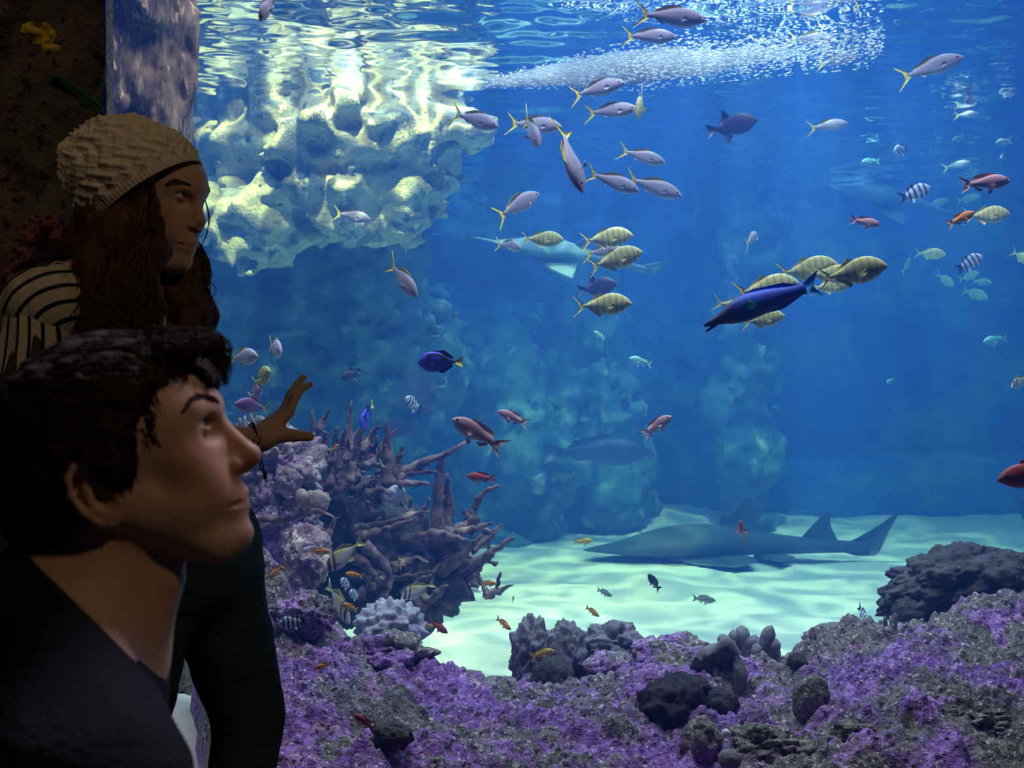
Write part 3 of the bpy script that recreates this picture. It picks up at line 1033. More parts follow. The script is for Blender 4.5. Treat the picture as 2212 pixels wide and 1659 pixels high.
for n_stag, ((nm, lb), (base, branches)) in enumerate(STAG.items()):
    t = bpy.data.objects.new(nm, None)
    COL.objects.link(t)
    b0 = P(*base)
    t.location = tuple(b0)
    tag(t, lb, 'coral')
    br = list(branches)
    # shorter twigs that fill the colony behind
    x_lo = min(p[0] for b in branches for p in b[0]); x_hi = max(p[0] for b in branches for p in b[0])
    y_lo = min(p[1] for b in branches for p in b[0]); y_hi = max(p[1] for b in branches for p in b[0])
    for k in range((44, 34, 7, 20)[n_stag]):
        a = rs.uniform(x_lo + 20, x_hi - 30)
        c = rs.uniform(y_lo + 0.45 * (y_hi - y_lo), y_hi)
        ang = rs.uniform(0.2, 2.6) if n_stag != 2 else rs.uniform(0, 3.1)
        ln = rs.uniform(30, 70)
        br.append(([(a, c), (a + ln * 0.5 * math.cos(ang) + rs.normal(0, 4), c - ln * 0.5 * math.sin(ang)), (a + ln * math.cos(ang), c - ln * math.sin(ang))], rs.uniform(6, 10), rs.uniform(3, 5), rs.uniform(0.0, 0.28)))
    for pts, r0, r1, dd in br:
        m = len(pts)
        n = 16
        path = spline([P(px, py, base[2] + dd + 0.02 * math.sin(k * 1.7)) for k, (px, py) in enumerate(pts)], n) - b0
        rr = px_r(r0 * 1.08 + (r1 * 0.55 - r0 * 1.08) * np.linspace(0, 1, n) ** 1.25, base[2])
        rr = rr * (1 + 0.16 * fbm(path * 45, 2, 64))
        V, Q, T = tube(path, rr, 10)
        V = V + (0.0065 * np.stack([fbm((V + b0) * 42 + s * 9, 3, 60 + s, 0.6) for s in range(3)], 1))
        g = Geo()
        g.put(V, Q, T)
        add('branch', g.mesh('branch', MAT_STAG), t)
# small pale polyps on the left where the hand hides the rock
finger_coral('twig_coral', 'orange-pink twig coral behind the girl\'s forearm', (535, 950), [(518, 903), (528, 898), (536, 912), (548, 904), (556, 898), (542, 894), (512, 915)], 3.7, MAT_CREAM, 4.0)
# ------------------------------------------------------------------ fish
def fish_body(top, bot, wid, x0=0.5, x1=-0.34, nseg=30, nring=14):
    """lofted body: profiles given at even steps from snout to tail root, in lengths of the fish"""
    s = np.linspace(0, 1, nseg)
    def prof(a):
        k = np.linspace(0, 1, len(a))
        y = spline(np.c_[k, a], 200)
        return np.interp(s, y[:, 0], y[:, 1])
    zt, zb, hw = prof(top), prof(bot), np.maximum(prof(wid), 0.002)
    x = x0 + (x1 - x0) * (s ** 1.15)
    zc, hh = (zt + zb) / 2, np.maximum((zt - zb) / 2, 0.002)
    a = np.arange(nring) * 2 * math.pi / nring
    ca, sa = np.cos(a), np.sin(a)
    ca = np.sign(ca) * np.abs(ca) ** 1.15
    V = np.stack([np.repeat(x[:, None], nring, 1), hw[:, None] * ca[None], zc[:, None] + hh[:, None] * sa[None]], -1).reshape(-1, 3)
    Q = grid_faces(nseg, nring, wrap_v=True)
    V = np.vstack([V, (x0 + 0.008, 0, zc[0]), (x1 - 0.004, 0, zc[-1])])
    k = np.arange(nring)
    T = np.vstack([np.stack([np.full(nring, nseg * nring), k, (k + 1) % nring], 1),
                   np.stack([np.full(nring, nseg * nring + 1), (nseg - 1) * nring + (k + 1) % nring, (nseg - 1) * nring + k], 1)])
    return V, Q, T


def plate(outline, thick=0.006, origin=(0, 0, 0), ax=(1, 0, 0), az=(0, 0, 1)):
    """a fin: an outline in its own plane with a little thickness"""
    from mathutils.geometry import tessellate_polygon
    o = np.asarray(outline, float)
    n = len(o)
    ax, az = np.asarray(ax, float), np.asarray(az, float)
    nn = np.cross(ax, az)
    nn /= np.linalg.norm(nn)
    pt = np.asarray(origin) + o[:, :1] * ax + o[:, 1:2] * az
    V = np.vstack([pt + nn * thick * 0.6, pt - nn * thick * 0.6])
    T = np.array(tessellate_polygon([[Vector((p[0], p[1], 0)) for p in o]]))
    k = np.arange(n)
    k1 = (k + 1) % n
    return V, np.stack([k, k1, n + k1, n + k], 1), np.vstack([T, n + T[:, ::-1]])


def fork_tail(span, root=0.03, x0=-0.33, xt=-0.5, fork=-0.40, skew=0.0):
    return [(x0 + 0.02, root), ((x0 + xt) / 2 + 0.02, span * 0.52), (xt, span + skew), (xt + 0.012, span * 0.86 + skew), (fork - 0.015, span * 0.3), (fork, 0.0),
            (fork - 0.015, -span * 0.3), (xt + 0.012, -span * 0.86 + skew), (xt, -span + skew), ((x0 + xt) / 2 + 0.02, -span * 0.52), (x0 + 0.02, -root)]


def simple(outline):
    return np.array(outline, float)


def fish_mat(name, fn, rough=0.45, spec=0.4):
    m, nt, out = new_mat(name)
    c = nt.coord('Object')
    principled(nt, out, fn(nt, c), rough, spec, nt.bump(nt.noise(c, 60, 2), 0.15, 0.01))
    return m


def two_tone(back, belly, z0=-0.05, z1=0.10):
    def fn(nt, c):
        s = nt.sep(c)
        f = nt.math('ADD', s[2], nt.math('MULTIPLY', nt.noise(c, 14, 3), 0.05))
        f = nt.node_map(f, z0, z1)
        return nt.mix(f, belly, back)
    return fn


def _node_map(self, v, a, b):
    m = self.node('ShaderNodeMapRange')
    self.set(m.inputs[0], v)
    m.inputs[1].default_value, m.inputs[2].default_value = a, b
    m.inputs[3].default_value, m.inputs[4].default_value = 0, 1
    return m.outputs[0]


NT.node_map = _node_map


def barred(base_fn, bar, freq, lo=-0.3, hi=0.45, width=0.25, phase=0.0, strength=1.0):
    def fn(nt, c):
        s = nt.sep(c)
        base = base_fn(nt, c) if callable(base_fn) else nt.mix(0.0, base_fn, base_fn)
        w = nt.math('SINE', nt.math('ADD', nt.math('MULTIPLY', s[0], freq * 2 * math.pi), phase))
        f = nt.node_map(w, 1 - 2 * width - 0.25, 1 - 2 * width + 0.25)
        g = nt.math('MULTIPLY', nt.node_map(s[0], lo, lo + 0.02), nt.node_map(s[0], hi, hi - 0.02))
        f = nt.math('MULTIPLY', nt.math('MULTIPLY', f, g), strength)
        return nt.mix(f, base, bar)
    return fn


M_EYE_D = flat_mat('fish_eye_dark', (0.012, 0.012, 0.016), 0.15, 0.6)
YEL = flat_mat('yellow_fin', (1.0, 0.84, 0.08), 0.6)
YELG = flat_mat('yellow_green_fin', (0.90, 0.86, 0.28), 0.6)
SPECIES = {}


def species(key, name, body, parts, mats, eye=(0.40, 0.02, 0.018)):
    """parts: list of (part name, V, Q, T, material)"""
    L = []
    V, Q, T = body
    g = Geo()
    g.put(V, Q, T)
    L.append(('body', g.mesh(name + '_body', mats[0])))
    for nm, v, q, t, mt in parts:
        g = Geo()
        g.put(v, q, t)
        L.append((nm, g.mesh(name + '_' + nm, mt)))
    ex, ez, er = eye
    # the eye sits on the flank
    ring = V[:-2]
    near = ring[np.abs(ring[:, 0] - ex) < 0.03]
    yw = np.abs(near[:, 1]).max() * 0.80
    for s in (-1, 1):
        ev, et = ico(2)
        g = Geo()
        g.put(ev * er * np.array([1, 0.55, 1]) + np.array([ex, s * yw, ez]), None, et)
        L.append(('eye', g.mesh(name + '_eye', M_EYE_D)))
    SPECIES[key] = (name, L)


def pec(x, z, w, ln, mt, sweep=0.6, nm='pectoral_fin'):
    r = []
    o = [(0, 0.012), (-ln * 0.5, 0.025 + ln * 0.14), (-ln, 0.0), (-ln * 0.75, -0.03 - ln * .12), (-ln * 0.2, -0.03)]
    for s in (-1, 1):
        v, q, t = plate(o, 0.004, (x, s * w, z), (0.85, -s * sweep, 0.1), (0.1, 0.3 * s, 0.9))
        r.append((nm, v, q, t, mt))
    return r


def fin(nm, o, mt, th=0.006):
    o = np.array(o, float)
    if nm in ('dorsal_fin', 'anal_fin'):
        o[-2:, 1] *= 0.5           # the root lies inside the body
        o[-3, 1] *= 0.75
    v, q, t = plate(o, th)
    return (nm, v, q, t, mt)


# silver fusilier with a yellow tail
FUS_B = fish_mat('fusilier_skin', two_tone((0.26, 0.25, 0.33), (0.60, 0.58, 0.66), -0.06, 0.10))
FUS_TOP = fish_mat('fusilier_dorsal', two_tone((0.75, 0.62, 0.08), (0.55, 0.50, 0.45)))
b = fish_body([0.0, 0.075, 0.125, 0.145, 0.135, 0.10, 0.055, 0.028], [-0.012, -0.07, -0.115, -0.135, -0.125, -0.085, -0.045, -0.026], [0.006, 0.045, 0.068, 0.072, 0.062, 0.042, 0.022, 0.010])
species('fus', 'fusilier', b, [fin('tail_fin', fork_tail(0.205, 0.03, -0.31, -0.52, -0.385), YEL), fin('dorsal_fin', [(0.18, 0.13), (0.12, 0.175), (-0.05, 0.165), (-0.22, 0.085), (-0.25, 0.055), (-0.1, 0.10), (0.05, 0.13)], FUS_TOP),
        fin('anal_fin', [(-0.06, -0.10), (-0.10, -0.145), (-0.22, -0.075), (-0.2, -0.06)], FUS_B)] + pec(0.24, -0.02, 0.06, 0.13, FUS_B), [FUS_B])
# rounder pale bream-like fish with a yellow tail
BRE_B = fish_mat('bream_skin', two_tone((0.62, 0.62, 0.82), (0.86, 0.80, 0.86), -0.1, 0.15))
b = fish_body([0.0, 0.11, 0.19, 0.225, 0.215, 0.16, 0.07, 0.028], [-0.012, -0.09, -0.17, -0.205, -0.195, -0.14, -0.06, -0.026], [0.006, 0.05, 0.078, 0.085, 0.075, 0.05, 0.025, 0.010])
bp = lambda B, F: [fin('tail_fin', fork_tail(0.20), F), fin('dorsal_fin', [(0.16, 0.20), (0.08, 0.265), (-0.1, 0.23), (-0.26, 0.07), (-0.2, 0.09), (0.0, 0.19)], F),
      fin('anal_fin', [(-0.02, -0.18), (-0.08, -0.25), (-0.24, -0.07), (-0.18, -0.09)], F)] + pec(0.22, -0.03, 0.075, 0.13, B)
species('bre', 'bream', b, bp(BRE_B, YEL), [BRE_B])
PUR_B = fish_mat('violet_bream_skin', two_tone((0.42, 0.20, 0.62), (0.62, 0.42, 0.72), -0.1, 0.15))
species('pur', 'violet_bream', b, bp(PUR_B, YELG), [PUR_B])
# golden trevally: yellow-green with dark bars
TRE_B = fish_mat('trevally_skin', barred(two_tone((0.62, 0.66, 0.24), (0.88, 0.90, 0.46), -0.1, 0.16), (0.30, 0.33, 0.13), 9.5, -0.24, 0.36, 0.20, 0.6, 0.6))
b = fish_body([0.005, 0.11, 0.175, 0.200, 0.185, 0.125, 0.05, 0.022], [-0.012, -0.075, -0.14, -0.175, -0.17, -0.115, -0.046, -0.02], [0.006, 0.045, 0.068, 0.072, 0.062, 0.042, 0.020, 0.009])
species('tre', 'trevally', b, [fin('tail_fin', fork_tail(0.19, 0.022, -0.32, -0.51, -0.39), YELG), fin('dorsal_fin', [(0.02, 0.18), (-0.05, 0.214), (-0.09, 0.175), (-0.27, 0.06), (-0.2, 0.07), (-0.08, 0.15)], YELG),
        fin('anal_fin', [(-0.02, -0.16), (-0.07, -0.205), (-0.11, -0.155), (-0.27, -0.055), (-0.2, -0.07), (-0.08, -0.135)], YELG)] + pec(0.2, -0.02, 0.062, 0.15, YELG), [TRE_B])
# anthias: pink, swallow tail
def anthias(key, name, back, belly, finc):
    B = fish_mat(name + '_skin', two_tone(back, belly, -0.09, 0.1))
    Fm = flat_mat(name + '_fin', finc, 0.6)
    W = flat_mat(name + '_pelvic', (0.80, 0.72, 0.72), 0.6)
    b = fish_body([0.0, 0.085, 0.135, 0.150, 0.14, 0.10, 0.062, 0.048], [-0.02, -0.075, -0.125, -0.14, -0.125, -0.085, -0.052, -0.042], [0.008, 0.05, 0.068, 0.07, 0.06, 0.042, 0.025, 0.012], x1=-0.28)
    tail = [(-0.25, 0.045), (-0.33, 0.10), (-0.50, 0.20), (-0.41, 0.08), (-0.38, 0.0), (-0.40, -0.07), (-0.47, -0.16), (-0.33, -0.09), (-0.25, -0.045)]
    species(key, name, b, [fin('tail_fin', tail, Fm), fin('dorsal_fin', [(0.24, 0.125), (0.2, 0.18), (0.0, 0.19), (-0.18, 0.16), (-0.25, 0.08), (-0.15, 0.09), (0.05, 0.135)], Fm),
            fin('anal_fin', [(-0.02, -0.12), (-0.10, -0.20), (-0.19, -0.17), (-0.2, -0.07)], Fm),
            fin('pelvic_fin', [(0.17, -0.12), (0.10, -0.22), (0.04, -0.20), (0.08, -0.12)], W)] + pec(0.21, -0.03, 0.065, 0.14, Fm), [B], (0.41, 0.03, 0.022))


anthias('ant', 'anthias', (0.62, 0.34, 0.36), (0.78, 0.60, 0.62), (0.72, 0.46, 0.40))
anthias('ora', 'orange_anthias', (0.85, 0.32, 0.06), (0.90, 0.50, 0.16), (0.92, 0.50, 0.14))
anthias('red', 'red_anthias', (0.42, 0.07, 0.06), (0.56, 0.16, 0.14), (0.50, 0.14, 0.12))
anthias('yel', 'yellow_damselfish', (0.78, 0.55, 0.07), (0.86, 0.66, 0.16), (0.84, 0.62, 0.12))
anthias('pal', 'pale_damselfish', (0.60, 0.58, 0.66), (0.86, 0.82, 0.82), (0.78, 0.74, 0.70))
anthias('dar', 'dark_damselfish', (0.05, 0.05, 0.06), (0.12, 0.12, 0.13), (0.05, 0.05, 0.06))
anthias('gry', 'grey_wrasse', (0.20, 0.24, 0.26), (0.45, 0.50, 0.48), (0.40, 0.42, 0.30))
anthias('tea', 'teal_damselfish', (0.14, 0.34, 0.36), (0.24, 0.44, 0.42), (0.2, 0.36, 0.36))
# banded sergeant fish
SER_B = fish_mat('sergeant_skin', barred(two_tone((0.55, 0.62, 0.80), (0.72, 0.80, 0.90), -0.1, 0.2), (0.010, 0.014, 0.05), 6.3, -0.33, 0.40, 0.27, 1.9))
SER_F = flat_mat('sergeant_fin', (0.03, 0.04, 0.12), 0.6)
b = fish_body([0.0, 0.12, 0.20, 0.235, 0.225, 0.165, 0.085, 0.05], [-0.02, -0.10, -0.18, -0.215, -0.205, -0.15, -0.075, -0.045], [0.008, 0.05, 0.075, 0.08, 0.07, 0.05, 0.028, 0.012], x1=-0.28)
ser_parts = [fin('tail_fin', [(-0.25, 0.045), (-0.34, 0.11), (-0.5, 0.20), (-0.44, 0.09), (-0.39, 0.0), (-0.44, -0.09), (-0.5, -0.20), (-0.34, -0.11), (-0.25, -0.045)], SER_F),
             fin('dorsal_fin', [(0.2, 0.21), (0.1, 0.27), (-0.1, 0.27), (-0.24, 0.18), (-0.26, 0.08), (-0.1, 0.17), (0.05, 0.21)], SER_B),
             fin('anal_fin', [(-0.02, -0.19), (-0.12, -0.27), (-0.22, -0.19), (-0.24, -0.07), (-0.12, -0.14)], SER_B)] + pec(0.2, -0.03, 0.072, 0.13, SER_B)
species('ser', 'sergeant_fish', b, ser_parts, [SER_B])
# blue tang, yellow tail
def tang_col(nt, c):
    s = nt.sep(c)
    base = nt.mix(nt.node_map(s[2], -0.18, 0.05), (0.13, 0.09, 0.62), (0.09, 0.09, 0.80))
    blk = nt.math('MULTIPLY', nt.node_map(s[2], 0.0, 0.035), nt.node_map(s[2], 0.185, 0.165))
    blk = nt.math('MULTIPLY', blk, nt.node_map(s[0], 0.33, 0.29))
    d = nt.node('ShaderNodeVectorMath', operation='DISTANCE')
    mp = nt.node('ShaderNodeVectorMath', operation='MULTIPLY')
    nt.link(c, mp.inputs[0])
    mp.inputs[1].default_value = (1, 0, 2.2)
    nt.link(mp.outputs[0], d.inputs[0])
    d.inputs[1].default_value = (0.10, 0, 0.17)
    hole = nt.node_map(d.outputs['Value'], 0.11, 0.14)
    return nt.mix(nt.math('MULTIPLY', blk, hole), base, (0.012, 0.010, 0.06))


TAN_B = fish_mat('tang_skin', tang_col)
TAN_F = flat_mat('tang_fin', (0.05, 0.04, 0.42), 0.5)
b = fish_body([0.0, 0.14, 0.215, 0.235, 0.225, 0.165, 0.07, 0.025], [-0.03, -0.13, -0.205, -0.225, -0.21, -0.15, -0.06, -0.024], [0.01, 0.055, 0.075, 0.08, 0.07, 0.05, 0.025, 0.010], x1=-0.33)
species('tan', 'blue_tang', b, [fin('tail_fin', [(-0.30, 0.03), (-0.49, 0.115), (-0.465, 0.0), (-0.49, -0.115), (-0.30, -0.03)], YEL),
        fin('dorsal_fin', [(0.28, 0.18), (0.15, 0.255), (-0.1, 0.255), (-0.29, 0.13), (-0.25, 0.08), (0.0, 0.21)], TAN_F),
        fin('anal_fin', [(0.1, -0.20), (-0.05, -0.25), (-0.28, -0.13), (-0.24, -0.08), (0.0, -0.20)], TAN_F)] + pec(0.26, -0.02, 0.07, 0.13, TAN_B), [TAN_B], (0.36, 0.03, 0.018))
# rabbitfish: white flank, yellow back, dark band through the eye
def rab_col(nt, c):
    s = nt.sep(c)
    base = nt.mix(nt.node_map(s[2], 0.0, 0.13), (0.74, 0.74, 0.70), (0.46, 0.40, 0.14))
    base = nt.mix(nt.node_map(s[0], -0.18, -0.30), base, (0.58, 0.54, 0.16))
    diag = nt.math('ADD', s[0], nt.math('MULTIPLY', s[2], 0.55))
    f = nt.math('MULTIPLY', nt.node_map(diag, 0.34, 0.355), nt.node_map(diag, 0.415, 0.40))
    f2 = nt.math('MULTIPLY', nt.node_map(diag, 0.225, 0.235), nt.node_map(diag, 0.285, 0.27))
    return nt.mix(nt.math('ADD', f, f2, clamp=True), base, (0.07, 0.05, 0.10))


RAB_B = fish_mat('rabbitfish_skin', rab_col)
RAB_F = flat_mat('rabbitfish_fin', (0.56, 0.53, 0.28), 0.6)
b = fish_body([-0.01, 0.075, 0.15, 0.185, 0.18, 0.13, 0.055, 0.025], [-0.035, -0.08, -0.14, -0.175, -0.17, -0.115, -0.05, -0.024], [0.008, 0.045, 0.066, 0.07, 0.06, 0.042, 0.02, 0.009])
species('rab', 'rabbitfish', b, [fin('tail_fin', [(-0.32, 0.03), (-0.5, 0.14), (-0.45, 0.0), (-0.5, -0.14), (-0.32, -0.03)], YELG),
        fin('dorsal_fin', [(0.24, 0.15), (0.15, 0.21), (-0.12, 0.21), (-0.27, 0.10), (-0.27, 0.05), (-0.05, 0.15)], RAB_F),
        fin('anal_fin', [(0.02, -0.16), (-0.1, -0.21), (-0.26, -0.10), (-0.24, -0.05), (-0.05, -0.15)], RAB_F)] + pec(0.24, -0.03, 0.06, 0.12, RAB_F), [RAB_B], (0.385, 0.02, 0.02))
# triggerfish: dark diamond
TRI_B = fish_mat('triggerfish_skin', two_tone((0.03, 0.025, 0.07), (0.07, 0.05, 0.13)))
b = fish_body([0.0, 0.10, 0.18, 0.215, 0.21, 0.15, 0.07, 0.04], [-0.02, -0.10, -0.17, -0.205, -0.20, -0.15, -0.07, -0.04], [0.008, 0.05, 0.07, 0.075, 0.065, 0.045, 0.025, 0.012], x1=-0.30)
species('tri', 'triggerfish', b, [fin('tail_fin', [(-0.27, 0.04), (-0.5, 0.15), (-0.44, 0.0), (-0.5, -0.15), (-0.27, -0.04)], TRI_B),
        fin('dorsal_fin', [(0.0, 0.20), (-0.12, 0.36), (-0.16, 0.25), (-0.28, 0.08), (-0.15, 0.15)], TRI_B),
        fin('anal_fin', [(0.0, -0.19), (-0.12, -0.35), (-0.16, -0.24), (-0.28, -0.08), (-0.15, -0.15)], TRI_B)] + pec(0.22, 0.0, 0.065, 0.10, TRI_B), [TRI_B])
# bird wrasse: long beak, deep blue
def wra_col(nt, c):
    s = nt.sep(c)
    base = nt.mix(nt.node_map(s[2], -0.08, 0.09), (0.02, 0.02, 0.12), (0.05, 0.14, 0.80))
    return nt.mix(nt.node_map(s[0], 0.10, 0.34), base, (0.018, 0.008, 0.06))


WRA_B = fish_mat('bird_wrasse_skin', wra_col)
WRA_F = flat_mat('bird_wrasse_fin', (0.02, 0.10, 0.55), 0.5)
WRA_T = flat_mat('bird_wrasse_tail', (0.05, 0.42, 1.0), 0.5)
WRA_P = flat_mat('bird_wrasse_pectoral', (0.03, 0.30, 0.16), 0.5)
b = fish_body([-0.022, 0.0, 0.030, 0.078, 0.105, 0.108, 0.098, 0.078, 0.055, 0.042], [-0.052, -0.058, -0.075, -0.10, -0.112, -0.105, -0.09, -0.068, -0.048, -0.038], [0.010, 0.022, 0.036, 0.055, 0.066, 0.066, 0.058, 0.045, 0.03, 0.014], x1=-0.36, nseg=36)
v, q, t = tube(spline([(0.40, 0, -0.045), (0.45, 0, -0.068), (0.50, 0, -0.085)], 6), np.linspace(0.022, 0.008, 6), 8)
species('wra', 'bird_wrasse', b, [('lower_jaw', v, q, t, WRA_B), fin('tail_fin', [(-0.34, 0.04), (-0.40, 0.075), (-0.5, 0.115), (-0.44, 0.03), (-0.43, 0.0), (-0.44, -0.03), (-0.49, -0.10), (-0.40, -0.07), (-0.34, -0.04)], WRA_T),
        fin('dorsal_fin', [(0.16, 0.09), (0.05, 0.125), (-0.2, 0.10), (-0.32, 0.06), (-0.32, 0.045), (0.0, 0.095)], WRA_F),
        fin('anal_fin', [(0.0, -0.095), (-0.15, -0.10), (-0.32, -0.055), (-0.3, -0.045), (-0.1, -0.085)], WRA_F)] + pec(0.17, 0.02, 0.06, 0.10, WRA_P, 0.9), [WRA_B], (0.27, 0.02, 0.012))
# big dim fish of the open water
GRO_B = fish_mat('dim_grouper_skin', two_tone((0.02, 0.03, 0.05), (0.04, 0.06, 0.09)))
b = fish_body([0.0, 0.09, 0.13, 0.145, 0.13, 0.09, 0.05, 0.04], [-0.03, -0.08, -0.12, -0.13, -0.11, -0.07, -0.045, -0.04], [0.012, 0.06, 0.08, 0.085, 0.075, 0.05, 0.03, 0.015], x1=-0.34)
species('gro', 'grouper', b, [fin('tail_fin', [(-0.32, 0.04), (-0.48, 0.10), (-0.5, 0.0), (-0.48, -0.10), (-0.32, -0.04)], GRO_B),
        fin('dorsal_fin', [(0.2, 0.12), (0.1, 0.17), (-0.2, 0.15), (-0.28, 0.06), (0.0, 0.12)], GRO_B), fin('anal_fin', [(-0.05, -0.10), (-0.18, -0.16), (-0.25, -0.06)], GRO_B)] + pec(0.2, -0.04, 0.075, 0.14, GRO_B), [GRO_B])

_used = set()


def place(key, head, tail, d, f, label, group=None, roll=0.0, cat='fish'):
    """f: how much of the length lies across the view (1: broadside); negative: head turned away"""
    name, parts = SPECIES[key]
    H, T = P(head[0], head[1], d), P(tail[0], tail[1], d)
    v = H - T
    l = np.linalg.norm(v)
    fa = abs(f)
    L = l / fa
    fw = v / l * fa + np.array([0, -1 if f > 0 else 1, 0]) * math.sqrt(max(0, 1 - fa * fa))
    fw /= np.linalg.norm(fw)
    up = np.array([0, 0, 1.0])
    if abs(fw[2]) > 0.9:
        up = np.array([-0.35 if v[0] > 0 else 0.35, -0.9, 0.2])
    lf = np.cross(up, fw)
    lf /= np.linalg.norm(lf)
    up = np.cross(fw, lf)
    if roll:
        c, s = math.cos(math.radians(roll)), math.sin(math.radians(roll))
        lf, up = lf * c + up * s, up * c - lf * s
    M = Matrix([[*(Vector((fw[i] * L, lf[i] * L, up[i] * L))), 0] for i in range(3)] + [[0, 0, 0, 1]])
    c = (H + T) / 2
    M.translation = Vector(c)
    o = bpy.data.objects.new(name, None)
    o.empty_display_size = 0.02
    COL.objects.link(o)
    o.matrix_world = M
    tag(o, label, cat, group)
    for pn, me in parts:
        add(pn, me, o)
    return o


